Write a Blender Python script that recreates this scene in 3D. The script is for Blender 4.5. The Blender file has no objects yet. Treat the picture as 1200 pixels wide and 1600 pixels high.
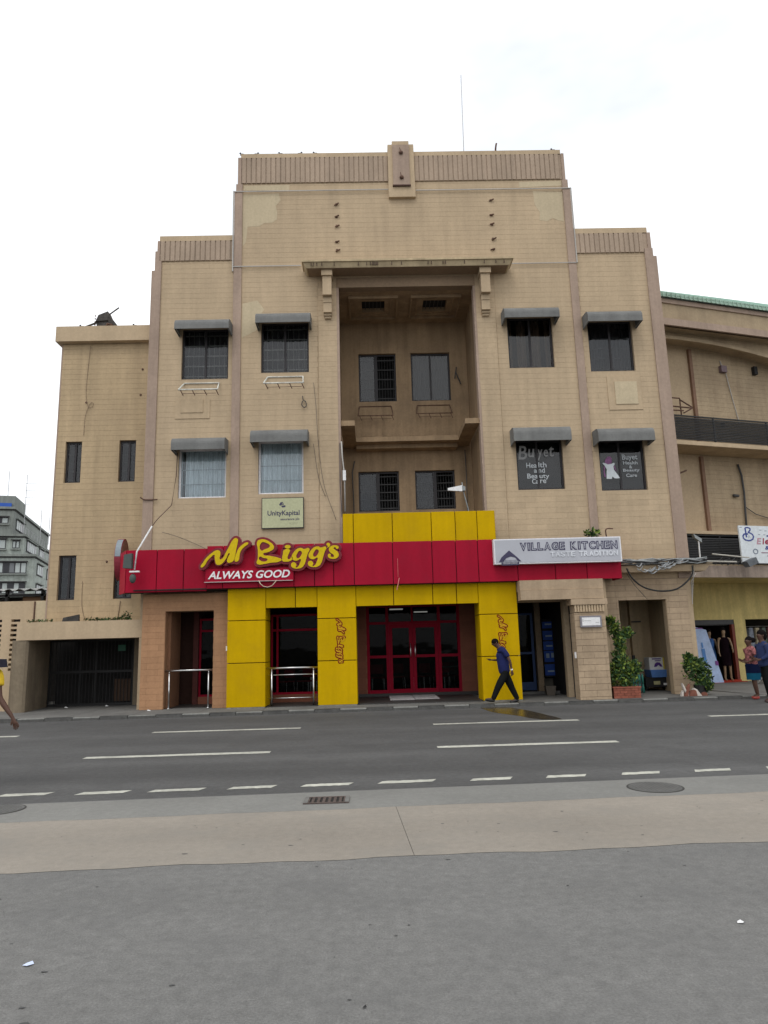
import bpy, bmesh, math, random
from mathutils import Vector, Matrix
rnd = random.Random(11)
scene = bpy.context.scene
COL = scene.collection
R_ = math.radians

# ------------------------------------------------------------------ camera
def cam_matrix(p, r, w):
    B = Matrix(((1,0,0),(0,0,-1),(0,1,0)))
    Rz = Matrix.Rotation(r, 3, 'Z'); Rx = Matrix.Rotation(p, 3, 'X'); Rw = Matrix.Rotation(-w, 3, 'Z')
    return (Rw @ B @ Rx @ Rz)
cd = bpy.data.cameras.new('camera'); cam = bpy.data.objects.new('camera', cd); COL.objects.link(cam)
cd.sensor_fit = 'VERTICAL'; cd.sensor_height = 24.0; cd.sensor_width = 18.0
cd.lens = 1100/1600*24.0; cd.clip_end = 3000; cd.clip_start = .05
M4 = cam_matrix(R_(10.81), R_(-1.54), R_(1.09)).to_4x4(); M4.translation = (0,0,1.6)
cam.matrix_world = M4
scene.camera = cam

# ------------------------------------------------------------------ world and sun (bright overcast)
world = bpy.data.worlds.new('World'); scene.world = world; world.use_nodes = True
wn = world.node_tree; wn.nodes.clear()
def wnode(t, **k):
    n = wn.nodes.new(t)
    for a, b in k.items(): setattr(n, a, b)
    return n
wout = wnode('ShaderNodeOutputWorld'); bg = wnode('ShaderNodeBackground'); bg.inputs['Strength'].default_value = 0.1
sky = wnode('ShaderNodeTexSky', sky_type='NISHITA'); sky.sun_disc = False
SUN_EL, SUN_AZ = R_(58), R_(200)
sky.sun_elevation = SUN_EL; sky.sun_rotation = SUN_AZ
tc = wnode('ShaderNodeTexCoord'); mp = wnode('ShaderNodeMapping'); mp.inputs['Scale'].default_value = (1,1,2.4)
nz = wnode('ShaderNodeTexNoise'); nz.inputs['Scale'].default_value = 1.7; nz.inputs['Detail'].default_value = 5; nz.inputs['Roughness'].default_value = .55
rp = wnode('ShaderNodeValToRGB'); rp.color_ramp.elements[0].position = .30; rp.color_ramp.elements[0].color = (.80,.80,.80,1)
rp.color_ramp.elements[1].position = .58; rp.color_ramp.elements[1].color = (.97,.97,.97,1)
rc = wnode('ShaderNodeValToRGB'); rc.color_ramp.elements[0].position = .30; rc.color_ramp.elements[0].color = (.68,.715,.77,1)
rc.color_ramp.elements[1].position = .62; rc.color_ramp.elements[1].color = (.99,.995,1,1)
sc_ = wnode('ShaderNodeVectorMath', operation='SCALE'); sc_.inputs['Scale'].default_value = 13.2
mx = wnode('ShaderNodeMix', data_type='RGBA')
L = wn.links.new
L(tc.outputs['Generated'], mp.inputs['Vector']); L(mp.outputs['Vector'], nz.inputs['Vector'])
L(nz.outputs['Fac'], rp.inputs['Fac']); L(nz.outputs['Fac'], rc.inputs['Fac']); L(rc.outputs['Color'], sc_.inputs[0])
L(rp.outputs['Color'], mx.inputs['Factor']); L(sky.outputs['Color'], mx.inputs['A']); L(sc_.outputs['Vector'], mx.inputs['B'])
L(mx.outputs['Result'], bg.inputs['Color']); L(bg.outputs['Background'], wout.inputs['Surface'])
sd = bpy.data.lights.new('sun', 'SUN'); sd.energy = 0.8; sd.angle = R_(25); sd.color = (1,.96,.9)
sun = bpy.data.objects.new('sun', sd); COL.objects.link(sun)
sdir = Vector((math.sin(SUN_AZ)*math.cos(SUN_EL), math.cos(SUN_AZ)*math.cos(SUN_EL), math.sin(SUN_EL)))
sun.rotation_euler = sdir.to_track_quat('Z','Y').to_euler(); sun.location = (0,0,40)
scene.view_settings.view_transform = 'Standard'; scene.view_settings.look = 'None'
scene.view_settings.exposure = 0.17; scene.view_settings.gamma = 1.0; scene.view_settings.use_curve_mapping = False

# ------------------------------------------------------------------ materials
MATS = {}
def mat(name, col, rough=.8, var=.12, scale=.7, fine=.10, streak=0.0, bump=0.0, bscale=40, metal=0, spec=.3, stain=None, stainamt=0.0, objvar=0.0, emit=None, estr=0, grain=0.0, band=0.0):
    if name in MATS: return MATS[name]
    m = bpy.data.materials.new(name); m.use_nodes = True; nt = m.node_tree; N = nt.nodes; K = nt.links.new
    b = N['Principled BSDF']; b.inputs['Roughness'].default_value = rough; b.inputs['Metallic'].default_value = metal
    b.inputs['Specular IOR Level'].default_value = spec
    base = N.new('ShaderNodeRGB'); base.outputs[0].default_value = (*col, 1); cur = base.outputs[0]
    geo = N.new('ShaderNodeNewGeometry')
    def noise(sc, det=4, vec=None, ro=.6):
        n = N.new('ShaderNodeTexNoise'); n.inputs['Scale'].default_value = sc; n.inputs['Detail'].default_value = det; n.inputs['Roughness'].default_value = ro
        K(vec or geo.outputs['Position'], n.inputs['Vector']); return n.outputs['Fac']
    def remap(fac, lo, hi, a=.3, b_=.7):
        r = N.new('ShaderNodeMapRange'); r.inputs['From Min'].default_value = a; r.inputs['From Max'].default_value = b_
        r.inputs['To Min'].default_value = lo; r.inputs['To Max'].default_value = hi; K(fac, r.inputs['Value']); return r.outputs['Result']
    def mul(c, f):
        v = N.new('ShaderNodeVectorMath'); v.operation = 'SCALE'; K(c, v.inputs[0]); K(f, v.inputs['Scale']); return v.outputs['Vector']
    if var: cur = mul(cur, remap(noise(scale), 1-var, 1+var))
    if fine: cur = mul(cur, remap(noise(14, 5), 1-fine, 1+fine))
    if grain:
        cur = mul(cur, remap(noise(75, 3, None, .8), 1-grain, 1+grain)); cur = mul(cur, remap(noise(9, 6, None, .8), 1-grain*.4, 1+grain*.4))
    if band:
        mb_ = N.new('ShaderNodeMapping'); mb_.inputs['Scale'].default_value = (.05, .85, 1); K(geo.outputs['Position'], mb_.inputs['Vector'])
        cur = mul(cur, remap(noise(1.0, 3, mb_.outputs['Vector'], .5), 1-band, 1+band))
    if objvar:
        oi = N.new('ShaderNodeObjectInfo'); cur = mul(cur, remap(oi.outputs['Random'], 1-objvar, 1+objvar, 0, 1))
    if streak:
        mpn = N.new('ShaderNodeMapping'); mpn.inputs['Scale'].default_value = (3.2, 3.2, .22); K(geo.outputs['Position'], mpn.inputs['Vector'])
        cur = mul(cur, remap(noise(1.0, 6, mpn.outputs['Vector'], .65), 1-streak, 1+streak*.35, .33, .60))
    if stain:
        mixn = N.new('ShaderNodeMix'); mixn.data_type = 'RGBA'; K(cur, mixn.inputs['A']); mixn.inputs['B'].default_value = (*stain, 1)
        K(remap(noise(1.3, 7, None, .7), 0, stainamt, .48, .68), mixn.inputs['Factor']); cur = mixn.outputs['Result']
    K(cur, b.inputs['Base Color'])
    if bump:
        bn = N.new('ShaderNodeBump'); bn.inputs['Strength'].default_value = bump; bn.inputs['Distance'].default_value = .01
        K(noise(bscale, 4), bn.inputs['Height']); K(bn.outputs['Normal'], b.inputs['Normal'])
    if emit: b.inputs['Emission Color'].default_value = (*emit, 1); b.inputs['Emission Strength'].default_value = estr
    MATS[name] = m; return m
def glass(name, tint, refl=1.0, rough=.02):
    m = bpy.data.materials.new(name); m.use_nodes = True; nt = m.node_tree; N = nt.nodes; K = nt.links.new
    N.remove(N['Principled BSDF']); out = N['Material Output']
    g = N.new('ShaderNodeBsdfGlossy'); g.inputs['Roughness'].default_value = rough; g.inputs['Color'].default_value = (refl,refl,refl,1)
    t = N.new('ShaderNodeBsdfTransparent'); t.inputs['Color'].default_value = (*tint, 1)
    f = N.new('ShaderNodeFresnel'); f.inputs['IOR'].default_value = 1.5
    geo = N.new('ShaderNodeNewGeometry'); n = N.new('ShaderNodeTexNoise'); n.inputs['Scale'].default_value = 1.3
    bn = N.new('ShaderNodeBump'); bn.inputs['Strength'].default_value = .12; bn.inputs['Distance'].default_value = .05
    K(geo.outputs['Position'], n.inputs['Vector']); K(n.outputs['Fac'], bn.inputs['Height']); K(bn.outputs['Normal'], g.inputs['Normal'])
    x = N.new('ShaderNodeMixShader'); K(f.outputs['Fac'], x.inputs['Fac']); K(t.outputs[0], x.inputs[1]); K(g.outputs[0], x.inputs[2]); K(x.outputs[0], out.inputs['Surface'])
    MATS[name] = m; return m
BEIGE = mat('beige_render', (.465,.357,.235), .9, .08, .5, .06, .09, .25, 30, stain=(.36,.275,.185), stainamt=.35)
BEIGE_P = mat('pale_repair_render', (.50,.415,.28), .9, .07, .9, .07, .08, .3, 30)
BEIGE_B = mat('beige_block', (.465,.357,.235), .9, .08, .5, .06, .09, .25, 30, stain=(.36,.275,.185), stainamt=.35, objvar=.05)
TOWER = mat('ochre_render', (.445,.335,.205), .9, .10, .45, .06, .12, .25, 30, stain=(.34,.25,.16), stainamt=.35)
BEIGE_G = mat('beige_block_street', (.405,.305,.205), .9, .12, .9, .08, .14, .25, 30, stain=(.27,.20,.135), stainamt=.5, objvar=.07)
DJOINT = mat('dirty_joint', (.20,.15,.10), .95, .1)
JOINT = mat('joint_mortar', (.42,.32,.21), .95, .1)
MAUVE = mat('mauve_render', (.35,.262,.205), .9, .10, .8, .08, .16, .2, 30)
FLUTE = mat('flute_render', (.375,.288,.215), .9, .10, .8, .08, .14, .2, 30)
SOFF = mat('stained_shaded_render', (.24,.17,.11), .9, .15, 1, .1, 0, .2, 30)  # stained brown soffit; the same dark tone paints shade onto the recess lintel
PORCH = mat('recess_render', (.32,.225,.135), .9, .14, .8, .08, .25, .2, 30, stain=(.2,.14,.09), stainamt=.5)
ORANGE = mat('orange_block', (.37,.205,.11), .85, .10, .8, .08, .10, .2, 30, objvar=.06)
ORJ = mat('orange_joint', (.22,.11,.06), .9)
BROWN = mat('brown_block', (.20,.075,.045), .85, .12, .8, .08, 0, .2, 30, objvar=.08)
GREYB = mat('grey_fabric', (.155,.157,.152), .75, .12, 1.5, .08, .15, .3, 60, stain=(.40,.40,.37), stainamt=.10)
ALU = mat('dark_bronze_frame', (.028,.025,.027), .45, .1)
WHITEF = mat('white_frame', (.72,.72,.74), .4, .05)
REDP = mat('red_panel', (.33,.006,.026), .5, .08, .6, .03, .10, 0, objvar=.06, spec=.09, stain=(.24,.012,.03), stainamt=.35)
YELP = mat('yellow_panel', (.53,.335,.002), .6, .06, .6, .03, .09, 0, objvar=.04, spec=.04, stain=(.42,.26,.008), stainamt=.45)
YELJ = mat('panel_joint', (.03,.016,.006), .9)
REDF = mat('red_door_frame', (.25,.004,.02), .55, .06, spec=.08)
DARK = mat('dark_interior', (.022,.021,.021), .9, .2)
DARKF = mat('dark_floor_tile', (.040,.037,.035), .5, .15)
INTW = mat('interior_wall', (.10,.085,.07), .9, .15)
CURT = mat('curtain_cloth', (.80,.84,.86), .9, .10, 2, .05, .12)
CURTD = mat('dim_curtain_cloth', (.17,.172,.178), .9, .12, 2, .05, .12)
CURTB = mat('brown_curtain_cloth', (.32,.22,.15), .9, .15, 3, .1, .25)
BARM = mat('burglar_bar_paint', (.66,.66,.60), .6)
BARD = mat('dark_bar', (.06,.06,.06), .6)
CAGE = mat('white_painted_steel', (.62,.62,.56), .6, .2, 3, .2, .2, stain=(.25,.13,.06), stainamt=.3)
RUST = mat('rusty_steel', (.12,.07,.05), .9, .3, 4, .3)
ASPH = mat('asphalt', (.086,.086,.085), .85, .10, .35, .14, 0, .5, 120, stain=(.060,.060,.060), stainamt=.5, spec=.22, grain=.14, band=.20)
PLAZA = mat('old_asphalt', (.166,.164,.157), .9, .08, .3, .12, 0, .7, 90, stain=(.128,.127,.124), stainamt=.5, spec=.2, grain=.24, band=.05)
GUTTER = mat('grey_concrete', (.188,.187,.174), .9, .10, .5, .08, 0, .3, 80, stain=(.15,.15,.14), stainamt=.4, grain=.10, band=.08)
STRIP = mat('buff_concrete', (.252,.226,.191), .9, .10, .45, .07, 0, .3, 80, stain=(.215,.20,.175), stainamt=.6, grain=.10, band=.10)
PAVE = mat('pavement_concrete', (.15,.147,.138), .9, .15, .8, .12, 0, .4, 60, stain=(.09,.088,.083), stainamt=.6)
PAINTW = mat('worn_road_paint', (.46,.46,.40), .8, .12, 3, .2, 0, .2, 60, stain=(.20,.20,.18), stainamt=.6)
KERBG = mat('kerb_grime', (.075,.074,.070), .9, .2, 3, .2)
KERBW = mat('kerb_white', (.21,.21,.195), .85, .2, 3, .2, stain=(.12,.12,.11), stainamt=.7)
KERBB = mat('kerb_black', (.055,.055,.053), .85, .2, 3, .2, stain=(.12,.12,.11), stainamt=.5)
STEEL = mat('stainless_steel', (.60,.60,.60), .28, .05, metal=1)
GALV = mat('grey_metal', (.28,.30,.30), .5, .15, metal=.4)
WHITE = mat('white_plastic', (.75,.75,.75), .45, .05)
BLACK = mat('black_rubber', (.02,.02,.02), .7, .1)
GND = mat('far_ground', (.13,.125,.11), .95, .2, .05)
GL = glass('window_glass', (.90,.93,.94), .9)
GLD = glass('tinted_glass', (.66,.67,.68), .75)
GLS = glass('shop_glass', (.50,.51,.51), .09)

# ------------------------------------------------------------------ mesh helpers
ORG = {}
class MB:
    def __init__(s, xf=None): s.v = []; s.f = []; s.mi = []; s.cur = 0; s.xf = xf
    def add(s, vs, fs):
        n = len(s.v); s.v += [tuple(v) for v in vs]; s.f += [tuple(n+i for i in f) for f in fs]; s.mi += [s.cur]*len(fs); return s
    def box(s, x0, x1, y0, y1, z0, z1):
        return s.add([(x0,y0,z0),(x1,y0,z0),(x1,y1,z0),(x0,y1,z0),(x0,y0,z1),(x1,y0,z1),(x1,y1,z1),(x0,y1,z1)],
              [(0,3,2,1),(4,5,6,7),(0,1,5,4),(1,2,6,5),(2,3,7,6),(3,0,4,7)])
    def hexa(s, b, t):
        return s.add(list(b)+list(t), [(0,3,2,1),(4,5,6,7),(0,1,5,4),(1,2,6,5),(2,3,7,6),(3,0,4,7)])
    def prism(s, poly, ax, a, b):
        ar = sum(poly[i][0]*poly[(i+1)%len(poly)][1]-poly[(i+1)%len(poly)][0]*poly[i][1] for i in range(len(poly)))
        if ar < 0: poly = poly[::-1]
        n = len(poly)
        def P(p, t):
            return (p[0],t,p[1]) if ax == 'y' else ((t,p[0],p[1]) if ax == 'x' else (p[0],p[1],t))
        flip = (ax == 'y')
        vs = [P(p,a) for p in poly]+[P(p,b) for p in poly]
        fs = [tuple(range(n)) if flip else tuple(range(n-1,-1,-1)), tuple(range(2*n-1,n-1,-1)) if flip else tuple(range(n,2*n))]
        for i in range(n):
            j = (i+1)%n; q = (i,j,n+j,n+i); fs.append(q[::-1] if flip else q)
        return s.add(vs, fs)
    def tube(s, pts, r, n=8, r2=None):
        pts = [Vector(p) for p in pts]; rings = []
        up = Vector((0,0,1))
        for i, p in enumerate(pts):
            d = (pts[min(i+1,len(pts)-1)]-pts[max(i-1,0)]).normalized()
            a = d.cross(up) if abs(d.dot(up)) < .95 else d.cross(Vector((0,1,0)))
            a.normalize(); b = d.cross(a); rr = r if r2 is None else r+(r2-r)*i/(len(pts)-1)
            rings.append([p+a*rr*math.cos(2*math.pi*k/n)+b*rr*math.sin(2*math.pi*k/n) for k in range(n)])
        vs = [v for q in rings for v in q]; fs = []
        for i in range(len(pts)-1):
            for k in range(n):
                k2 = (k+1)%n; fs.append((i*n+k, i*n+k2, (i+1)*n+k2, (i+1)*n+k))
        fs.append(tuple(range(n-1,-1,-1))); m = (len(pts)-1)*n; fs.append(tuple(m+k for k in range(n)))
        return s.add(vs, fs)
    def ball(s, c, rx, ry, rz, n=10, m=7):
        vs = [(c[0],c[1],c[2]-rz)]
        for i in range(1,m):
            t = -math.pi/2+math.pi*i/m
            for k in range(n): a = 2*math.pi*k/n; vs.append((c[0]+rx*math.cos(t)*math.cos(a), c[1]+ry*math.cos(t)*math.sin(a), c[2]+rz*math.sin(t)))
        vs.append((c[0],c[1],c[2]+rz)); fs = []
        for k in range(n):
            fs.append((0, 1+(k+1)%n, 1+k)); fs.append((len(vs)-1, 1+(m-2)*n+k, 1+(m-2)*n+(k+1)%n))
            for i in range(m-2): a = 1+i*n; fs.append((a+k, a+(k+1)%n, a+n+(k+1)%n, a+n+k))
        return s.add(vs, fs)
    def sheet(s, poly, z): return s.add([(p[0],p[1],z) for p in poly], [tuple(range(len(poly)))])
    def build(s, name, mats, parent=None, loc=None, smooth=False, link=True):
        o_ = Vector((0,0,0))
        if parent is not None: o_ = ORG[parent.name]
        elif loc is not None: o_ = Vector(loc)
        vs = s.v if s.xf is None else [s.xf(v) for v in s.v]
        me = bpy.data.meshes.new(name); me.from_pydata([(v[0]-o_[0], v[1]-o_[1], v[2]-o_[2]) for v in vs], [], s.f)
        if not isinstance(mats, (list, tuple)): mats = [mats]
        for m in mats: me.materials.append(m)
        if len(mats) > 1: me.polygons.foreach_set('material_index', s.mi)
        if smooth: me.polygons.foreach_set('use_smooth', [True]*len(s.f))
        me.update()
        ob = bpy.data.objects.new(name, me); COL.objects.link(ob)
        if parent is not None: ob.parent = parent
        elif loc is not None: ob.location = loc
        ORG[ob.name] = o_.copy()
        return ob
def crv(pts, n=5):
    P = [Vector(p) for p in pts]; P = [P[0]*2-P[1]]+P+[P[-1]*2-P[-2]]; out = []
    for i in range(1, len(P)-2):
        a, b, c, d = P[i-1:i+3]
        for k in range(n):
            t_ = k/n; out.append(.5*((2*b)+(c-a)*t_+(2*a-5*b+4*c-d)*t_*t_+(3*b-a-3*c+d)*t_**3))
    return out+[P[-2]]
def tag(o, label=None, cat=None, group=None, kind=None):
    if label: o['label'] = label
    if cat: o['category'] = cat
    if group: o['group'] = group
    if kind: o['kind'] = kind
    return o
def thing(name, label, cat, loc, group=None):
    o = bpy.data.objects.new(name, None); o.empty_display_size = .2; COL.objects.link(o); o.location = loc
    ORG[o.name] = Vector(loc); return tag(o, label, cat, group)
def single(name, mb, mats, label, cat, group=None, smooth=False):
    vs = mb.v if mb.xf is None else [mb.xf(v) for v in mb.v]
    xs = [v[0] for v in vs]; ys = [v[1] for v in vs]; zs = [v[2] for v in vs]
    o = mb.build(name, mats, None, ((min(xs)+max(xs))/2, (min(ys)+max(ys))/2, min(zs)), smooth); return tag(o, label, cat, group)
def struct(name, mb, mats):
    o = mb.build(name, mats, None, (0,0,0)); o['kind'] = 'structure'; return o
def stuff(o): o['kind'] = 'stuff'; return o
def part_meta(o, label=None):
    if label: o['label'] = label
    return o
PCACHE = {}
def piece(name, x0, x1, y0, y1, z0, z1, m, parent, bev=0.0):
    key = (name, round(x1-x0,3), round(y1-y0,3), round(z1-z0,3), m.name)
    if key not in PCACHE:
        a, b, c = (x1-x0)/2, (y1-y0)/2, (z1-z0)/2
        mb = MB()
        if bev:
            e = bev
            mb.add([(-a,-b+e,-c),(a,-b+e,-c),(a,b,-c),(-a,b,-c),(-a,-b+e,c),(a,-b+e,c),(a,b,c),(-a,b,c),(-a+e,-b,-c+e),(a-e,-b,-c+e),(a-e,-b,c-e),(-a+e,-b,c-e)],
              [(0,3,2,1),(4,5,6,7),(1,2,6,5),(2,3,7,6),(3,0,4,7),(8,9,10,11),(0,1,9,8),(1,5,10,9),(5,4,11,10),(4,0,8,11)])
        else: mb.box(-a,a,-b,b,-c,c)
        me = bpy.data.meshes.new(name); me.from_pydata(mb.v, [], mb.f); me.materials.append(m); me.update(); PCACHE[key] = me
    o = bpy.data.objects.new(name, PCACHE[key]); COL.objects.link(o)
    c = Vector(((x0+x1)/2,(y0+y1)/2,(z0+z1)/2)); o.parent = parent; o.location = c-ORG[parent.name]; ORG[o.name] = c
    return o
def dup(root, loc, label=None):
    c = root.copy(); COL.objects.link(c); c.location = loc
    if label: c['label'] = label
    def rec(a, b):
        for ch in a.children:
            d = ch.copy(); COL.objects.link(d); d.parent = b; rec(ch, d)
    rec(root, c); return c
def rects(x0, x1, z0, z1, holes):
    zs = sorted({z0, z1, *[min(max(h[k],z0),z1) for h in holes for k in (2,3)]}); out = []
    for a, b in zip(zs, zs[1:]):
        if b-a < 1e-5: continue
        mid = (a+b)/2; cur = x0
        for h in sorted([h for h in holes if h[2] < mid < h[3]]):
            if h[0] > cur: out.append((cur, min(h[0],x1), a, b))
            cur = max(cur, h[1])
        if cur < x1: out.append((cur, x1, a, b))
    return out
CO, BL, JT = .165, .60, .0042
def blocks(x0, x1, z0, z1, holes, off=0.0, j=None, jv=.0022):
    JT = j or 0.0042
    out = []; k0 = math.floor(z0/CO)
    for k in range(k0, int(z1/CO)+1):
        a, b = max(z0, k*CO), min(z1, (k+1)*CO-JT)
        if b-a < .02: continue
        for (ra, rb, za, zb) in rects(x0, x1, a, b, holes):
            x = math.floor((ra-off)/BL)*BL+off+(k%2)*BL/2-BL
            while x < rb:
                xa, xb = max(ra, x), min(rb, x+BL-jv)
                if xb-xa > .03: out.append((xa, xb, za, zb))
                x += BL
    return out
def skin(name, pts, edges, rad, m, parent, sub=2, root=0, fl=1.0):
    """one continuous surface grown along a skeleton"""
    o_ = ORG[parent.name]
    me = bpy.data.meshes.new(name); me.from_pydata([tuple(Vector(p)-o_) for p in pts], edges, []); me.update()
    ob = bpy.data.objects.new(name, me); COL.objects.link(ob)
    md = ob.modifiers.new('s','SKIN'); md.use_smooth_shade = True; md.branch_smoothing = .6
    for i, v in enumerate(me.skin_vertices[0].data):
        r = rad[i]; v.radius = r if isinstance(r, tuple) else (r, r); v.use_root = (i == root)
    sb = ob.modifiers.new('u','SUBSURF'); sb.levels = sub; sb.render_levels = sub
    dg = bpy.context.evaluated_depsgraph_get(); ev = ob.evaluated_get(dg)
    nm = bpy.data.meshes.new_from_object(ev); ob.modifiers.clear(); ob.data = nm; bpy.data.meshes.remove(me)
    nm.materials.clear(); nm.materials.append(m)
    nm.polygons.foreach_set('use_smooth', [True]*len(nm.polygons))
    ob.parent = parent; ORG[ob.name] = o_.copy(); return ob
def text(name, s, box, y, m, parent, ext=.006, shear=0, off=0, xf=None, align='C', keep=None, spacing=1.0):
    """flat lettering fitted into box (x0,x1,z0,z1), facing -Y"""
    cu = bpy.data.curves.new(name, 'FONT'); cu.body = s; cu.size = 1; cu.extrude = 0; cu.shear = shear; cu.offset = off; cu.align_x = 'LEFT'; cu.space_character = spacing
    cu.resolution_u = 4
    t = bpy.data.objects.new(name, cu); COL.objects.link(t)
    dg = bpy.context.evaluated_depsgraph_get(); me = bpy.data.meshes.new_from_object(t.evaluated_get(dg))
    bpy.data.objects.remove(t)
    xs = [v.co.x for v in me.vertices]; ys = [v.co.y for v in me.vertices]
    x0, x1, z0, z1 = box; sx = (x1-x0)/(max(xs)-min(xs)); sz = (z1-z0)/(max(ys)-min(ys))
    mb = MB(xf); V = [(x0+(v.co.x-min(xs))*sx, z0+(v.co.y-min(ys))*sz) for v in me.vertices]; n = len(V)
    F = [tuple(p.vertices) for p in me.polygons]
    mb.add([(a, y-ext, b) for a, b in V], F)
    bpy.data.meshes.remove(me)
    # side walls from boundary edges
    cnt = {}
    for f in F:
        for i in range(len(f)):
            e = (f[i], f[(i+1)%len(f)]); cnt[e] = 1
    side = [e for e in cnt if (e[1], e[0]) not in cnt]
    mb.add([(a, y, b) for a, b in V], [])
    for a, b in side: mb.f.append((b, a, n+a, n+b)); mb.mi.append(0)
    return mb.build(name, m, parent)
def outline(name, polys, offset, y, ext, m, parent, f, sm=False):
    """filled 2D outlines (holes by even-odd) grown by offset; f maps (x,y) to (X,Z)"""
    cu = bpy.data.curves.new(name, 'CURVE'); cu.dimensions = '2D'; cu.fill_mode = 'FRONT'; cu.resolution_u = 4
    for poly in polys:
        P = [f(*p) for p in poly]
        sp = cu.splines.new('BEZIER' if sm else 'POLY')
        if sm:
            sp.bezier_points.add(len(P)-1)
            for i, p in enumerate(P):
                q = sp.bezier_points[i]; q.co = (p[0],p[1],0); q.handle_left_type = q.handle_right_type = 'AUTO'
        else:
            sp.points.add(len(P)-1)
            for i, p in enumerate(P): sp.points[i].co = (p[0],p[1],0,1)
        sp.use_cyclic_u = True
    cu.offset = offset
    t = bpy.data.objects.new(name, cu); COL.objects.link(t)
    dg = bpy.context.evaluated_depsgraph_get(); me = bpy.data.meshes.new_from_object(t.evaluated_get(dg)); bpy.data.objects.remove(t)
    mb = MB(); V = [(v.co.x, v.co.y) for v in me.vertices]; n = len(V); F = [tuple(p.vertices) for p in me.polygons]
    bpy.data.meshes.remove(me)
    mb.add([(a, y-ext, b) for a, b in V], F); mb.add([(a, y, b) for a, b in V], [])
    es = set()
    for q in F:
        for i in range(len(q)): es.add((q[i], q[(i+1)%len(q)]))
    for a, b in es:
        if (b, a) not in es: mb.f.append((b, a, n+a, n+b)); mb.mi.append(0)
    return mb.build(name, m, parent)

# ================================================================== GROUND
def kerbY(x): return 18.62+.045*(x-3.9)          # foot of the far kerb
def gy(x): return 8.46+.047*x                     # road / gutter edge
def sy(x): return 7.56+.045*x                     # gutter / buff strip edge
def py_(x): return 5.84+.03*x                     # buff strip / foreground asphalt edge
g = MB(); g.sheet([(-900,-600),(900,-600),(900,1500),(-900,1500)], -.012); struct('ground', g, GND)
X0, X1 = -60, 60
g = MB(); g.sheet([(X0,gy(X0)),(X1,gy(X1)),(X1,kerbY(X1)),(X0,kerbY(X0))], 0); road = struct('road', g, ASPH)
def wob(f, x, a=.02): return f(x)+a*math.sin(x*3.1)+a*.7*math.sin(x*7.7+1)
xs_ = [X0]+[-12+.25*i for i in range(97)]+[X1]
g = MB(); g.sheet([(x, wob(sy,x,.012)) for x in xs_]+[(x, gy(x)) for x in xs_[::-1]], 0.002); gut = struct('gutter', g, GUTTER)
g = MB(); JX = .23
def strip_poly(a, b):
    xs = [a]+[x for x in xs_ if a < x < b]+[b]
    lo = [(x, wob(py_,x)) for x in xs]; hi = [(x, wob(sy,x,.012)-.004) for x in xs]
    for P_, dx in ((lo,.045),(hi,-.045)):
        for i_ in (0,-1):
            if abs(P_[i_][0]) < 5: P_[i_] = (P_[i_][0]+dx, P_[i_][1])
    return lo+hi[::-1]
strip = MB().sheet(strip_poly(X0, JX-.002), .002); strip = struct('paved_strip', strip, STRIP)
s2 = MB().sheet(strip_poly(JX+.002, X1), .002).build('slab', STRIP, strip)
g = MB(); g.sheet([(X0,-40),(X1,-40)]+[(x, wob(py_,x)-.002) for x in xs_[::-1]], 0.0); plaza = struct('forecourt', g, PLAZA)
def stripe(x0, x1, y0, y1, w, sk=.0):
    def E(a, b, k):   # slightly ragged paint edge
        return a
    mb = MB(); n = 10
    lo = [(x0+(x1-x0)*i/n+sk, y0+(y1-y0)*i/n-w/2+rnd.uniform(-.012,.012)) for i in range(n+1)]
    hi = [(x0+(x1-x0)*i/n, y0+(y1-y0)*i/n+w/2+rnd.uniform(-.012,.012)) for i in range(n+1)]
    mb.sheet(lo+hi[::-1], .004); return mb.build('lane_stripe', PAINTW, road)
for k in range(-4, 6): stripe(-4.55+5.73*k, -1.54+5.73*k, 15.0+.02*k, 15.03+.02*k, .20)
for k in range(-4, 6): stripe(-4.59+5.56*k, -1.68+5.56*k, 11.66+.05*k, 11.70+.05*k, .20)
D8 = [(-4.39,-3.83,8.8),(-3.46,-2.91,8.77),(-2.63,-2.03,8.79),(-1.71,-1.19,8.82),(-.85,-.28,8.84),(.06,.72,8.89),(1.16,1.65,8.89),(2.08,2.56,8.93),(3.01,3.48,8.98),(3.93,4.38,9.03)]
for a, b, y in D8: stripe(a, b, y-.01, y+.02, .15, -.06)
for k in range(1, 12):
    stripe(4.38+.92*k-.45, 4.38+.92*k, 9.04+.04*k, 9.05+.04*k, .15, -.06); stripe(-4.39-.92*k, -4.39-.92*k+.55, 8.78, 8.79, .15, -.06)
# wet patch running off the kerb
g = MB()
P = [(2.66,18.52),(2.70,18.0),(2.74,17.5),(2.85,17.0),(3.03,16.6),(3.2,16.2),(3.32,15.7),(3.5,15.35),(3.72,15.2),(3.92,15.3),(3.9,15.75),(3.82,16.3),(3.76,16.8),(3.70,17.2),(3.62,17.6),(3.5,18.0),(3.46,18.3),(3.3,18.55)]
g.sheet(P, .003)
WET = mat('wet_asphalt', (.045,.036,.022), .26, .15, 2, .1, 0, .25, 25, spec=.5)
tag(g.build('puddle', WET, None, (3.2,17,0.0)), 'dark wet puddle spilling from the kerb below the right yellow pillar', 'puddle')['kind'] = 'structure'
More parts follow.
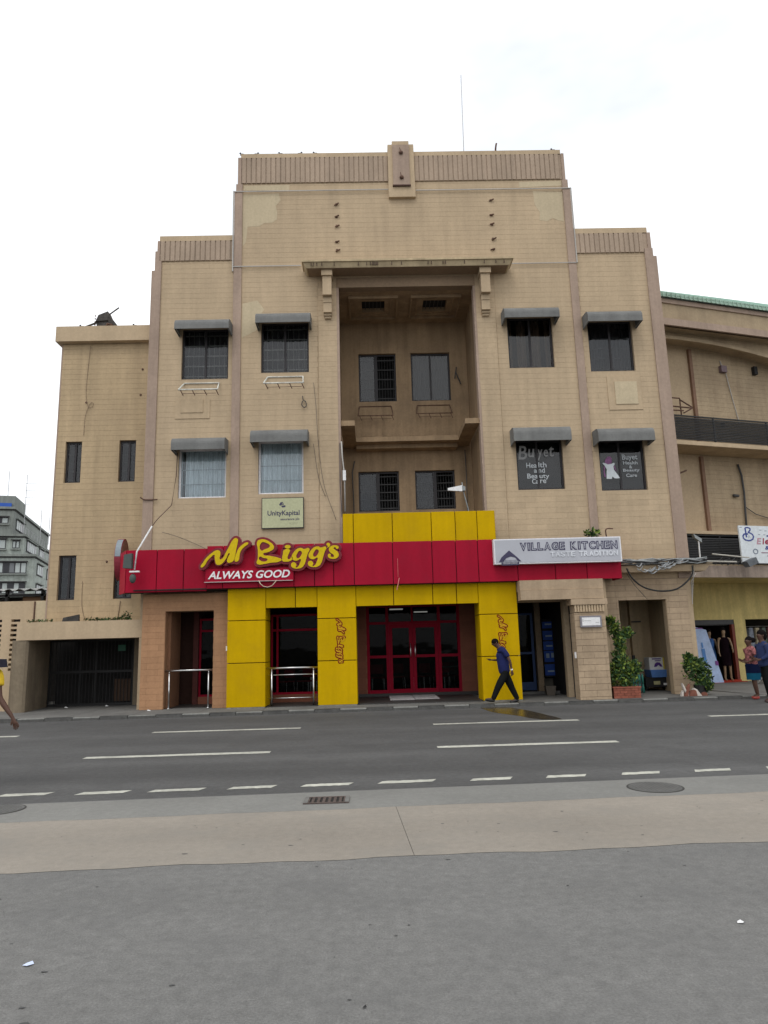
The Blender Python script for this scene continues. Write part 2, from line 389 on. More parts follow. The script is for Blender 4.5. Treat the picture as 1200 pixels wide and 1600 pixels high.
# sidewalk
g = MB()
SXs = [-60,-20,-10,-5,0,5,10,20,60]
g.sheet([(x, kerbY(x)+.16) for x in SXs]+[(60,60),(-60,60)], .085); walk = struct('sidewalk', g, PAVE)
g = MB(); kp = [(x, kerbY(x)+.02) for x in SXs]+[(x, kerbY(x)+.15) for x in SXs[::-1]]
g.prism(kp, 'z', -.01, .03); kerb = struct('kerb', g, PAVE)
x = -22.0; i = 0
while x < 26:
    ln = .66+rnd.uniform(-.02,.02); y = kerbY(x+.3)
    w_ = (i % 2 == 0)
    hh = .085+rnd.uniform(-.006,.004)
    mb = MB(); a, b = x+.008, x+ln-.008; ya, yb = kerbY(a)+rnd.uniform(-.012,.012), kerbY(b)+rnd.uniform(-.012,.012)
    zc = hh*rnd.uniform(.68,.80)
    mb.hexa([(a,ya,0),(b,yb,0),(b,yb+.165,0),(a,ya+.165,0)], [(a,ya+.012,zc),(b,yb+.012,zc),(b,yb+.165,zc),(a,ya+.165,zc)])
    mb.cur = 1; mb.hexa([(a,ya+.012,zc),(b,yb+.012,zc),(b,yb+.165,zc),(a,ya+.165,zc)], [(a,ya+.02,hh),(b,yb+.02,hh),(b,yb+.165,hh),(a,ya+.165,hh)])
    o = mb.build('kerb_stone', [KERBG, KERBW if (w_ and rnd.random() < .85) else KERBB], kerb)
    x += ln; i += 1
# pavement joints
g = MB()
for k in range(-10, 14):
    x = k*1.6+.3; g.sheet([(x,kerbY(x)+.17),(x+.012,kerbY(x)+.17),(x+.012,30),(x,30)], .0875)
stuff(g.build('paving_joints', mat('paving_joint',(.09,.088,.083),.95), walk))
# drain grate
IRON = mat('cast_iron', (.085,.065,.058), .7, .2, 5, .2, 0, .3, 80)
gr = thing('drain_grate', 'rusty slotted iron drain grate set in the grey gutter strip', 'drain', (-.53,7.95,0))
MB().box(-.77,-.31,7.83,8.10,.003,.005).build('pit', BLACK, gr)
fm = MB(); fm.box(-.78,-.30,7.80,7.835,.003,.014); fm.box(-.78,-.30,8.09,8.12,.003,.014); fm.box(-.78,-.72,7.835,8.09,.003,.013); fm.box(-.36,-.30,7.835,8.09,.003,.013)
fm.build('frame', IRON, gr)
for k in range(6):
    x = -.70+k*.058; MB().box(x, x+.03, 7.835, 8.09, .004, .012).build('bar', IRON, gr)
MB().box(-.78,-.735,7.82,8.10,.0135,.016).build('end_plate', PAVE, gr); MB().box(-.345,-.30,7.82,8.10,.0135,.016).build('end_plate', PAVE, gr)
def manhole(x, y, r, label):
    t = thing('manhole_cover', label, 'manhole cover', (x,y,0), 'round manhole covers')
    C = [(x+r*math.cos(2*math.pi*k/32), y+r*math.sin(2*math.pi*k/32)) for k in range(32)]
    MB().prism(C, 'z', .0, .006).build('rim', mat('iron_rim', (.05,.048,.045), .8), t)
    C2 = [(x+(r-.02)*math.cos(2*math.pi*k/32), y+(r-.02)*math.sin(2*math.pi*k/32)) for k in range(32)]
    MB().prism(C2, 'z', .006, .008).build('plate', mat('iron_plate', (.10,.10,.095), .7, .2, 4), t)
    st = MB()
    for i in range(-7, 8):
        for j in range(-7, 8):
            cx, cy = i*.04, j*.04
            if cx*cx+cy*cy < (r-.05)**2: st.box(x+cx-.011, x+cx+.011, y+cy-.015, y+cy+.015, .008, .012)
    stuff(st.build('tread_studs', mat('iron_stud', (.13,.13,.125), .6), t))
manhole(3.05, 8.12, .30, 'round studded iron manhole cover at the right of the gutter strip')
manhole(-4.02, 8.0, .26, 'round manhole cover at the left edge of the gutter strip')
# litter and spots on the forecourt
BLU = mat('pale_litter', (.55,.62,.8), .6)
for (x, y, s, m, lb) in [(-1.86,4.12,.028,BLU,'scrap of pale blue paper on the left of the forecourt'),(2.05,4.35,.022,WHITE,'white paper scrap on the right of the forecourt'),(-.08,3.54,.010,BLACK,'small black stone in the middle of the near forecourt'),(1.45,18.8,.03,WHITE,None)]:
    if not lb: continue
    mb = MB(); mb.add([(x-s,y-s*.4,.004),(x+s*.2,y-s,.008),(x+s,y+s*.1,.005),(x+s*.4,y+s*.8,.012),(x-s*.5,y+s*.6,.006)], [(0,1,2,3,4)]); single('litter', mb, m, lb, 'litter')
TAR = mat('tar_spot', (.066,.066,.065), .8)
sp = MB()
for k in range(150):
    x, y = rnd.uniform(-5,5), rnd.uniform(2.2,7.4); s = rnd.choice([.005,.007,.008,.010,.014]); n = 7; a0 = rnd.random()*6
    sp.sheet([(x+s*rnd.uniform(.5,2.2)*math.cos(a0+6.283*q/n), y+s*rnd.uniform(.3,1)*math.sin(a0+6.283*q/n)) for q in range(n)], .0035)
stuff(sp.build('tar_spots', TAR, plaza))

# ================================================================== MAIN BUILDING
BY = 20.0
bld = thing('cinema_building', 'tall beige rendered building with stepped parapet, deep central recess and yellow shopfront', 'building', (1.3,BY,0))
W = {  # windows: x0,x1,z0,z1
 'a1':(-5.58,-4.18,9.59,11.22),'a2':(-3.20,-1.76,9.75,11.38),'a3':(4.29,5.67,9.75,11.40),'a4':(6.75,8.11,9.59,11.23),
 'b1':(-5.58,-4.19,5.96,7.44),'b2':(-3.26,-1.94,6.03,7.63),'b3':(4.32,5.70,5.98,7.50),'b4':(6.77,8.13,5.90,7.44)}
HOLES = [tuple(v) for v in W.values()]
REC = (-.90,3.37,4.4,12.50)      # central recess opening
# backing wall with real openings
g = MB(); yb0, yb1 = BY+.007, BY+.26
gh = [(-5.75,-4.41,0,2.71),(-3.96,3.95,0,3.4),(3.95,5.37,0,2.72),(6.96,8.33,0,2.71)]
for r in rects(-6.53, 9.08, .0, 13.15, HOLES+[REC]+gh): g.box(r[0],r[1],yb0,yb1,r[2],r[3])
for r in rects(-3.99, 6.50, 13.15, 16.05, []): g.box(r[0],r[1],yb0,yb1,r[2],r[3])
g.box(-6.38,-3.99,yb0,yb1,13.15,14.10); g.box(6.50,8.9,yb0,yb1,13.15,14.15); g.box(-3.93,6.42,yb0,yb1,16.05,17.0)
g.build('wall', JOINT, bld)
# hollow body behind
g = MB()
g.box(-6.53,-6.3,yb1,33,0,13.1); g.box(8.85,9.08,yb1,33,0,13.1); g.box(-6.3,8.85,32.8,33,0,13.1)
g.box(-6.53,9.08,yb1,33,13.1,13.3); g.box(-3.99,-3.8,yb1,33,13.3,16.4); g.box(6.3,6.5,yb1,33,13.3,16.4); g.box(-3.99,6.5,yb1,33,16.4,16.6); g.box(-3.8,6.3,32.8,33,13.3,16.4)
g.build('outer_walls', BEIGE, bld)
g = MB(); g.box(-6.29,-1.15,yb1+.01,32.7,8.5,8.7); g.box(3.6,8.84,yb1+.01,32.7,8.5,8.7); g.box(-6.29,8.84,yb1+.01,32.7,3.2,3.35)
g.box(-6.29,-1.15,22.6,22.7,3.35,13.05); g.box(3.6,8.84,22.6,22.7,3.35,13.05)
g.build('interior_floors', INTW, bld)

# scored block facing
faces = [(-6.27,-4.05,3.35,13.42,HOLES),(-3.81,-1.48,3.35,12.95,HOLES),(3.97,6.33,3.35,12.95,HOLES),(6.57,8.74,3.35,13.42,HOLES),(-3.81,6.33,12.95,16.06,[])]
allb = []
for (a,b,c,d,h) in faces: allb += [(q, BY) for q in blocks(a,b,c,d,h)]
allb += [(q, BY-.035) for q in blocks(-1.46,-.905,3.35,12.45,[])] + [(q, BY-.035) for q in blocks(3.375,3.95,3.35,12.45,[])]
low = blocks(6.38,8.95,.09,3.32,[(6.96,8.33,0,2.71)], 0, .009, .006)
ind = [(q, BY, BEIGE_G) for q in low]
allb.sort(key=lambda t: (t[0][2] > 5.9 or t[0][0] < 3.9, t[0][2]))
nI = 150; ind += [(q_, y_, BEIGE_B) for q_, y_ in allb[:nI]]; rest = allb[nI:]
for (q, y, m_) in ind: piece('block', q[0], q[1], y, y+.0065, q[2], q[3], m_, bld)
g = MB()
for (q, y) in rest: g.box(q[0],q[1],y,BY+.0065,q[2],q[3])
stuff(g.build('block_facing', BEIGE, bld))
g = MB(); g.box(-1.465,-.9,BY-.029,BY+.0068,3.35,12.45); g.box(3.37,3.955,BY-.029,BY+.0068,3.35,12.45); g.box(6.37,8.96,BY+.0125,BY+.2,3.32,3.36)
g.build('pier_backing', JOINT, bld)
MB().box(6.385,6.955,BY+.0062,BY+.0069,.09,3.31).build('joint_bed', DJOINT, bld); MB().box(8.335,8.945,BY+.0062,BY+.0069,.09,3.31).build('joint_bed', DJOINT, bld); MB().box(6.955,8.335,BY+.0062,BY+.0069,2.715,3.31).build('joint_bed', DJOINT, bld)
# paler repair patches on the face (thin skim coats)
def blob(poly, y): MB().prism([(a+rnd.uniform(-.03,.03), b+rnd.uniform(-.03,.03)) for a, b in poly], 'y', y, BY+.0).build('repair_patch', BEIGE_P, bld)
blob([(-3.79,15.72),(-3.3,15.74),(-2.68,15.72),(-2.62,15.5),(-2.78,15.3),(-2.7,15.1),(-2.72,14.85),(-2.9,14.72),(-3.1,14.70),(-3.3,14.6),(-3.66,14.62),(-3.72,14.1),(-3.80,13.9)], BY-.004)
blob([(-3.79,16.05),(-2.35,16.05),(-2.36,15.84),(-3.79,15.84)], BY-.004)
blob([(5.36,15.66),(6.31,15.66),(6.31,14.6),(6.1,14.62),(5.95,14.72),(5.75,14.62),(5.52,14.66),(5.56,14.95),(5.44,15.2),(5.38,15.3)], BY-.004)
blob([(4.95,16.05),(6.31,16.05),(6.31,15.84),(4.97,15.84)], BY-.004)
blob([(-3.8,12.0),(-3.3,12.1),(-3.1,11.8),(-3.3,11.5),(-3.2,11.2),(-3.8,10.9)], BY-.003)
# mauve strips (stepped corners)
yf = BY-.045
def strip_(x0,x1,z0,z1,y=yf,m=MAUVE,nm='corner_strip',y2=None): return MB().box(x0,x1,y,y2 or BY+.25,z0,z1).build(nm, m, bld)
strip_(-6.56,-6.27,3.3,13.13); strip_(-6.47,-6.27,13.13,13.45); strip_(-6.47,-6.33,13.45,13.78); strip_(-6.41,-6.33,13.78,14.13)
strip_(-4.055,-3.81,3.3,15.78); strip_(-4.01,-3.81,15.78,16.06); strip_(-3.96,-3.85,16.06,17.0)
strip_(6.33,6.565,3.3,15.74); strip_(6.33,6.51,15.74,16.06); strip_(6.36,6.45,16.06,17.0)
strip_(8.74,9.10,3.3,13.35); strip_(8.74,9.0,13.35,13.62); strip_(8.86,8.97,13.62,14.16)
# fluted bands and caps
def flute(x0,x1,z0,z1):
    MB().box(x0,x1,BY-.01,BY+.2,z0,z1).build('fluted_band', FLUTE, bld)
    m = MB(); x = x0+.02
    while x < x1-.1: m.box(x,x+.12,BY-.036,BY-.01,z0,z1); x += .155
    stuff(m.build('flutes', FLUTE, bld))
flute(-6.33,-4.06,13.46,14.12); flute(6.57,8.86,13.50,14.16); flute(-3.85,.80,16.10,16.99); flute(1.63,6.36,16.10,16.99)
for a,b,c,d in [(-6.35,-4.05,14.125,14.30),(6.56,8.88,14.165,14.34),(-3.87,.81,16.995,17.14),(1.62,6.35,16.995,17.14)]:
    MB().box(a,b,BY-.03,BY+.28,c,d).build('parapet_cap', BEIGE, bld)
# parapet emblem
em = MB().prism([(.82,15.62),(.80,17.33),(.95,17.33),(.95,17.46),(1.48,17.46),(1.48,17.33),(1.63,17.33),(1.64,15.62),(1.64,15.48),(.80,15.48)][0:0] or [(.80,15.48),(.80,17.34),(.94,17.34),(.94,17.46),(1.48,17.46),(1.48,17.34),(1.63,17.34),(1.64,15.48)], 'y', BY-.12, BY+.25).build('parapet_emblem', BEIGE, bld)
MB().box(.95,1.48,BY-.16,BY-.12,15.86,17.30).build('centre_slab', MAUVE, em); MB().box(.93,1.50,BY-.19,BY-.12,15.83,15.865).build('ledge', mat('dark_stain',(.10,.06,.05),.9), em)
for zc in (17.0,16.12):
    mb = MB(); mb.ball((1.22,BY-.19,zc),.07,.05,.06); mb.tube([(1.22,BY-.17,zc),(1.18,BY-.24,zc+.14)],.012,6); mb.build('old_lamp', RUST, em, smooth=True)
# raised frames on the wall (relief panels)
for (a,b,c,d,y) in [(7.20,8.22,8.36,9.42,.022),(7.41,8.08,8.53,9.24,.044)]: MB().box(a,b,BY-y,BY,c,d).build('relief_panel', BEIGE_P if y>.03 else BEIGE, bld)
for (a,b,c,d,y) in [(-5.72,-4.70,8.36,8.95,.02),(-5.56,-4.90,8.54,8.95,.04)]: MB().box(a,b,BY-y,BY,c,d).build('relief_panel', BEIGE, bld)
# conduits across the face
COND = mat('pale_conduit', (.42,.40,.37), .6)
g = MB(); g.box(-4.08,.79,BY-.07,BY-.045,15.775,15.80); g.box(1.65,6.58,BY-.07,BY-.045,15.73,15.755); g.box(-4.09,-1.98,BY-.07,BY-.045,13.20,13.225); g.box(4.5,6.60,BY-.07,BY-.045,13.15,13.172)
g.box(-4.095,-4.06,BY-.08,BY-.04,13.05,15.80); g.box(6.57,6.60,BY-.08,BY-.04,13.15,15.75)
g.build('conduit', COND, bld)

# ---- windows
def window(x0,x1,z0,z1,y,style,parent=bld,split=.5,nm='window'):
    fr = ALU if style != 'white' else WHITEF; t = .055; yy = y+.10
    m = MB(); m.box(x0,x1,yy,yy+.06,z0,z0+t); m.box(x0,x1,yy,yy+.06,z1-t,z1); m.box(x0,x0+t,yy,yy+.06,z0+t,z1-t); m.box(x1-t,x1,yy,yy+.06,z0+t,z1-t)
    xm = x0+(x1-x0)*split
    if style != 'white': m.box(xm-.03,xm+.03,yy+.002,yy+.055,z0+t,z1-t)
    if style in ('white',):
        m.cur = 1; m.box(x0-.03,x0,yy-.01,yy+.06,z0-.01,z1)
    w = m.build(nm, [fr, ALU], parent)
    if style == 'white':
        MB().box(x0+t,x1-t,yy+.02,yy+.028,z0+t,z1-t).build('pane', GL, w)
    elif style in ('open',):
        MB().box(x0+t,xm-.03,yy+.02,yy+.028,z0+t,z1-t).build('pane', GLD, w)
        MB().box(xm-.09,xm-.03,yy-.02,yy+.03,z0+t,z1-t).build('sash_stile', ALU, w)
    else:
        MB().box(x0+t,xm-.03,yy+.02,yy+.028,z0+t,z1-t).build('pane', GLD if style!='sign' else GLD, w)
        MB().box(xm+.03,x1-t,yy+.035,yy+.043,z0+t,z1-t).build('pane', GLD, w)
    b = MB(); iy = yy+.10
    if style in ('bars','open','dimbars'):
        n = 5
        for k in range(n):
            z = z0+(z1-z0)*(.1+.8*k/(n-1)); b.box(x0+.02,x1-.02,iy,iy+.02,z-.017,z+.017)
        if style != 'open':
            for k in range(1,9): x = x0+(x1-x0)*k/9; b.box(x-.006,x+.006,iy+.02,iy+.03,z0,z1)
        else:
            for k in range(1,7): x = xm+(x1-xm)*k/7; b.box(x-.008,x+.008,iy+.02,iy+.035,z0,z1)
        stuff(b.build('burglar_bars', BARM if style == 'bars' else (mat('faint_bar',(.055,.055,.055),.7) if style == 'open' else mat('grey_bar',(.16,.16,.155),.6)), w))
    # curtain
    cm = {'white':CURT,'bars':CURTD,'brown':CURTB,'sign':CURTD,'dimbars':CURTD,'open':CURTD}[style]
    c = MB(); n = 44; cy = yy+(.12 if style == 'white' else .24); x_0, x_1 = x0-.1, (x1+.1 if style != 'open' else xm-.05); pts = []
    for k in range(n+1):
        x = x_0+(x_1-x_0)*k/n; pts.append((x, cy+.035*math.sin(k*1.9)+rnd.uniform(-.008,.008)))
    for k in range(n):
        a, d = pts[k], pts[k+1]
        if style == 'white' and x0 < -5 and 4 < k < 7: continue
        if style == 'brown' and (k//4) % 3 == 2: continue
        c.add([(a[0],a[1],z0-.05),(d[0],d[1],z0-.05),(d[0],d[1],z1+.05),(a[0],a[1],z1+.05)],[(0,1,2,3)])
    if style != 'sign': stuff(c.build('curtain', cm, w))
    else: MB().box(x0-.1,x1+.1,cy,cy+.02,z0-.1,z1+.1).build('blind', mat('dark_blind',(.10,.10,.10),.8,.1), w)
    return w
WIN = {}
for k, st in {'a1':'bars','a2':'bars','a3':'brown','a4':'dimbars','b1':'white','b2':'white','b3':'sign','b4':'sign'}.items():
    v = W[k]; WIN[k] = window(*v, BY, st, split=.458 if st == 'sign' else .5)
# thin grille lines over the white curtain windows
for k in ('b1','b2'):
    v = W[k]; m = MB(); m.box(v[0]+.06,v[1]-.06,BY+.14,BY+.15,v[2]+.42,v[2]+.44); m.box(v[0]+.06,v[1]-.06,BY+.14,BY+.15,v[2]+.86,v[2]+.88)
    for q in range(1,10): x = v[0]+(v[1]-v[0])*q/10; m.box(x-.005,x+.005,BY+.14,BY+.15,v[2]+.06,v[3]-.06)
    stuff(m.build('grille', mat('pale_grille',(.40,.44,.46),.5), WIN[k]))
# window lettering
LET = mat('silver_lettering', (.50,.53,.55), .6, .08); LETD = mat('grey_lettering', (.30,.30,.30), .6, .1)
wy = BY+.11
S = WIN['b3']
text('lettering','B',(4.40,4.66,6.92,7.34),wy-.003,LETD,S,.003,.15,.012); text('lettering','u',(4.70,4.89,6.98,7.24),wy-.003,LETD,S,.003,.15,.012)
text('lettering','y',(4.97,5.13,6.88,7.22),wy-.003,LETD,S,.003,.15,.012); text('lettering','e',(5.16,5.29,6.99,7.21),wy-.003,LETD,S,.003,.15,.012); text('lettering','t',(5.32,5.47,6.99,7.31),wy-.003,LETD,S,.003,.15,.012)
for s, a, b, z, h in [('Hea',4.62,4.93,6.66,.155),('lth',4.98,5.22,6.67,.165),('a',4.84,4.93,6.51,.10),('nd',4.97,5.16,6.51,.15),('Bea',4.63,4.94,6.34,.15),('uty',4.99,5.28,6.30,.155),('Ca',4.76,4.95,6.18,.145),('re',5.00,5.18,6.19,.11)]:
    text('lettering', s, (a,b,z,z+h), wy-.003, LET, S, .003, 0, .012)
S = WIN['b4']
for s, a, b, z, h in [('Buyet',7.48,7.94,6.80,.21),('Health',7.50,7.93,6.70,.10),('&',7.67,7.76,6.58,.09),('Beauty',7.48,7.97,6.46,.11),('Care',7.56,7.88,6.32,.10)]:
    text('lettering', s, (a,b,z,z+h), wy-.003, LET, S, .003, 0, .012)
fg = MB()
def PX(x, y): return (6.885+(x-265)*.00192, 6.96-(y-450)*.00165)
fg.cur = 0; fg.prism([PX(*p) for p in [(275,565),(310,575),(345,600),(400,590),(445,570),(455,590),(430,640),(435,700),(490,800),(515,855),(470,862),(430,855),(405,820),(385,868),(310,862),(318,740),(325,690),(295,620),(265,580)]], 'y', wy-.012, wy)
fg.cur = 1; fg.prism([PX(*p) for p in [(300,560),(318,500),(350,455),(395,452),(415,490),(412,560),(395,590),(345,600),(318,580)]], 'y', wy-.013, wy-.001)
fg.prism([PX(*p) for p in [(285,620),(300,640),(290,740),(300,830),(280,830),(272,740)]], 'y', wy-.011, wy); fg.prism([PX(*p) for p in [(440,600),(462,680),(475,740),(455,700),(436,660)]], 'y', wy-.011, wy)
fg.build('figure_decal', [mat('decal_white',(.62,.66,.68),.6,.05), mat('decal_purple',(.24,.10,.22),.6,.3,9)], S)

# ---- recess
ry = 22.5; RH = [(-.30,.96,9.67,11.38),(1.47,2.79,9.67,11.38),(-.38,.95,5.92,7.26),(1.48,2.79,5.95,7.26)]
g = MB()
for r in rects(-.90,3.37,4.4,12.47,RH): g.box(r[0],r[1],ry,ry+.2,r[2],r[3])
g.box(-1.13,-.90,yb1,ry+.2,4.4,12.47); g.box(3.37,3.60,yb1,ry+.2,4.4,12.47)
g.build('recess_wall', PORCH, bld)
g = MB(); V = [(-.14,.60,20.9,21.65),(1.84,2.6,20.9,21.65)]
for r in rects(-1.13,3.6,BY+.262,ry+.2,V): g.box(r[0],r[1],r[2],r[3],12.47,12.65)
for v in V:
    for e, dz in ((.22,.07),(.42,.12)):
        x0,x1,y0,y1 = v[0]-e, v[1]+e, v[2]-e*.9, v[3]+e*.9
        g.box(x0,x1,y0,y0+.05,12.47-dz+.03,12.469); g.box(x0,x1,y1-.05,y1,12.47-dz+.03,12.469); g.box(x0,x0+.05,y0+.05,y1-.05,12.47-dz+.03,12.469); g.box(x1-.05,x1,y0+.05,y1-.05,12.47-dz+.03,12.469)
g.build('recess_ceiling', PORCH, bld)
for v in V:
    m = MB(); m.box(v[0],v[1],v[2],v[3],12.62,12.64)
    o = m.build('ceiling_vent', DARK, bld)
    m = MB()
    for k in range(1,6): m.box(v[0]+(v[1]-v[0])*k/6-.008, v[0]+(v[1]-v[0])*k/6+.008, v[2], v[3], 12.56,12.58)
    stuff(m.build('vent_bars', BARD, o))
g = MB(); g.box(-.90,3.37,BY-.02,BY+.26,12.47,12.80); g.build('recess_lintel', SOFF, bld)  # lintel shade is put into its darker colour
for a, b in ((-.9,-.83),(3.30,3.37)): MB().box(a,b,BY-.03,BY+.3,4.4,12.46).build('recess_jamb', MAUVE, bld)
MB().box(-.9,3.37,20.3,22.5,4.4,4.6).build('recess_floor', PORCH, bld)
window(RH[0][0],RH[0][1],RH[0][2],RH[0][3],ry,'open',split=.48); window(*RH[1],ry,'dimbars'); window(*RH[2],ry,'open',split=.5); window(*RH[3],ry,'open',split=.52)
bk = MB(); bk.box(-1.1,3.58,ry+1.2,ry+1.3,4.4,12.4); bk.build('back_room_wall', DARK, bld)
# U-shaped balcony slab
g = MB(); zt, zb = 8.22, 8.06
g.box(-.83,-.42,20.05,22.49,zb,zt); g.box(2.87,3.30,20.05,22.49,zb,zt); g.box(-.42,2.87,21.75,22.49,zb,zt)
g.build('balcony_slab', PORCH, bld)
MB().box(-.42,2.87,22.1,22.49,7.93,8.06).build('balcony_rib', PORCH, bld)
for a,b,c,d in [(-.9,.2,8.45,9.1),(.45,1.9,8.45,9.0)]: MB().box(a,b,ry-.015,ry,c,d).build('relief_panel', PORCH, bld)

# ---- projecting canopy over recess with brackets
can = MB(); yc = 19.4
def flare(z0, z1, e0, e1, y0, y1):
    can.hexa([(-1.78-e0,y0,z0),(4.36+e0,y0,z0),(4.36+e0,BY-.046,z0),(-1.78-e0,BY-.046,z0)],[(-1.78-e1,y1,z1),(4.36+e1,y1,z1),(4.36+e1,BY-.046,z1),(-1.78-e1,BY-.046,z1)])
flare(12.84,12.99,0,.09,yc+.06,yc-.01); flare(12.991,13.05,.12,.14,yc-.05,yc-.05)
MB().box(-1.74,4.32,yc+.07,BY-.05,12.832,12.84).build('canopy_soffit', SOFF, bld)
cn = can.build('canopy', mat('stained_canopy_render', (.47,.375,.235), .9, .12, .8, .08, .2, .2, stain=(.2,.14,.10), stainamt=.25), bld)
st = MB()
for x in [-1.62,-1.55,-1.45,-1.30,-.93,-.2,.05,.16,.22,.26,.30,.34,.38,.8,1.1,1.9,2.0,2.35,2.42,3.0,3.6,3.95,4.2]:
    st.box(x-.012,x+.012,yc-.005,yc+.02,12.88,12.99)
stuff(st.build('run_stains', mat('soot_streak',(.12,.085,.065),.95,.3,9), cn))
def bracket(x0, x1):
    w = x1-x0; yy = BY-.036
    b = MB(); b.box(x0-.03,x1+.03,yy-.42,yy,12.66,12.835); b.box(x0,x1,yy-.36,yy,12.05,12.655); b.box(x0+.01,x1-.01,yy-.22,yy,11.87,12.045); b.box(x0+.01,x1-.01,yy-.20,yy,11.56,11.865); b.box(x0+.02,x1-.02,yy-.12,yy,11.49,11.555); b.box(x0+.04,x1-.04,yy-.07,yy,11.42,11.485)
    b.build('bracket', BEIGE, bld)
bracket(-1.30,-1.03); bracket(3.50,3.78)

# ---- ground floor: orange bay at the left, beige at the right
oy = 19.72
g = MB()
for r in rects(-6.37,-3.97,.085,3.2,[(-5.75,-4.41,0,2.71)]): g.box(r[0],r[1],oy+.012,oy+.28,r[2],r[3])
g.box(-6.37,-6.1,oy+.28,20.02,.085,3.2); g.box(-5.76,-5.65,oy+.28,21.0,.085,2.9)
g.build('orange_wall', ORJ, bld)
for q in blocks(-6.37,-3.97,.09,3.18,[(-5.75,-4.41,0,2.71)],.1): piece('block', q[0],q[1],oy,oy+.012,q[2],q[3],ORANGE,bld)
g = MB(); g.box(-6.372,-6.37,oy+.012,20.0,.1,3.2); g.box(-5.76,-5.73,oy+.002,oy+.9,.09,2.708); g.build('orange_return', mat('orange_plain',(.30,.16,.085),.9,.15,1.5,.08,.2), bld)
# left porch interior with red framed glazing
def redwin(x0,x1,z0,z1,y,cols,rows,parent=bld,nm='glazed_screen',t=.06,solid=None):
    m = MB(); m.box(x0,x1,y,y+.07,z1-t,z1); m.box(x0,x1,y,y+.07,z0,z0+t)
    XS = [x0+(x1-x0)*c for c in cols]
    for i,x in enumerate(XS):
        a = x-t/2 if 0<i<len(XS)-1 else (x if i == 0 else x-t); m.box(a,a+t,y+.001,y+.069,z0+t,z1-t)
    ZS = [z0+(z1-z0)*r_ for r_ in rows]
    w = m.build(nm, REDF, parent)
    for i in range(len(XS)-1):
        for j in range(len(ZS)-1):
            MB().box(XS[i]+t/2,XS[i+1]-t/2,y+.03,y+.036,ZS[j]+.02,ZS[j+1]-.02).build('pane', GLS, w)
        for z in ZS[1:-1]: MB().box(XS[i]+t/2,XS[i+1]-t/2,y+.004,y+.064,z-t/2,z+t/2).build('transom', REDF, w)
    return w
redwin(-5.15,-4.2,.30,2.55,21.2,[0,1],[0,.84,1])
MB().box(-6.1,-5.15,21.55,21.65,.085,3.0).build('porch_wall', mat('dark_porch_brown',(.05,.022,.016),.9), bld)
MB().box(-5.30,-5.15,21.1,21.5,.085,3.0).build('porch_pier', mat('dark_porch_red',(.09,.03,.025),.9), bld)
MB().box(-5.66,-4.0,20.02,21.3,.085,.10).build('porch_floor', DARKF, bld)
MB().box(-5.2,-4.1,21.15,21.5,.10,.30).build('plinth', BROWN, bld)
redwin(-3.0,-1.4,.32,2.6,20.9,[0,.12,1],[0,.80,1])
MB().box(-3.0,-1.4,20.85,21.2,.085,.32).build('plinth', BROWN, bld)
# entrance: brown walls, doors
ey = 22.0
for (a,b) in ((-.9,-.22),(2.66,3.6)):
    MB().box(a,b,ey+.012,ey+.2,.085,3.0).build('brown_wall', ORJ, bld)
    for q in blocks(a,b,.09,2.98,[],.05): piece('block', q[0],q[1],ey,ey+.012,q[2],q[3],BROWN,bld)
dz = .20
m = MB(); m.box(-.22,2.66,ey,ey+.10,2.78,2.84)
T = .085
for x in (-.22,.375,2.015-.04,2.66-T): m.box(x,x+T,ey+.001,ey+.099,dz,2.78)
m.box(1.165,1.215,ey+.002,ey+.098,2.30,2.78); m.box(-.13,2.57,ey+.003,ey+.096,2.27,2.34); m.box(-.13,.37,ey+.003,ey+.096,dz,dz+.1); m.box(2.06,2.57,ey+.003,ey+.096,dz,dz+.1)
m.box(-.13,.37,ey+.003,ey+.096,1.25,1.33); m.box(2.06,2.57,ey+.003,ey+.096,1.25,1.33)
scr = m.build('door_frame', REDF, bld)
for (a,b,c,d) in [(-.135,.375,dz+.1,1.25),(-.135,.375,1.33,2.27),(2.06,2.575,dz+.1,1.25),(2.06,2.575,1.33,2.27),(-.135,.375,2.34,2.78),(.46,1.165,2.34,2.78),(1.215,1.975,2.34,2.78),(2.06,2.575,2.34,2.78)]:
    MB().box(a,b,ey+.05,ey+.056,c,d).build('pane', GLS, scr)
for (a,b,hx) in ((.465,1.187,1.12),(1.193,1.97,1.26)):
    m = MB(); m.box(a,a+.10,ey+.01,ey+.07,dz,2.265); m.box(b-.10,b,ey+.01,ey+.07,dz,2.265); m.box(a+.1,b-.1,ey+.01,ey+.07,dz,dz+.12); m.box(a+.1,b-.1,ey+.01,ey+.07,2.15,2.265); m.box(a+.1,b-.1,ey+.01,ey+.07,1.25,1.33)
    dr = m.build('door', REDF, bld)
    MB().box(a+.1,b-.1,ey+.04,ey+.046,dz+.12,1.25).build('pane', GLS, dr); MB().box(a+.1,b-.1,ey+.04,ey+.046,1.33,2.15).build('pane', GLS, dr)
    MB().tube([(hx,ey-.04,1.28),(hx,ey-.06,1.33),(hx,ey-.06,1.62),(hx,ey-.04,1.67)],.013,6).build('handle', STEEL, dr, smooth=True)
MB().box(-.46,2.89,19.46,ey+.012,.06,.115).build('porch_floor', DARKF, bld); MB().box(-2.92,-1.53,19.46,20.85,.06,.105).build('porch_floor', DARKF, bld)
MB().box(-.85,3.55,20.05,26,2.92,3.0).build('porch_ceiling', DARK, bld)
MB().box(-.9,3.55,ey-.04,ey-.001,.085,dz).build('door_step', DARKF, bld)
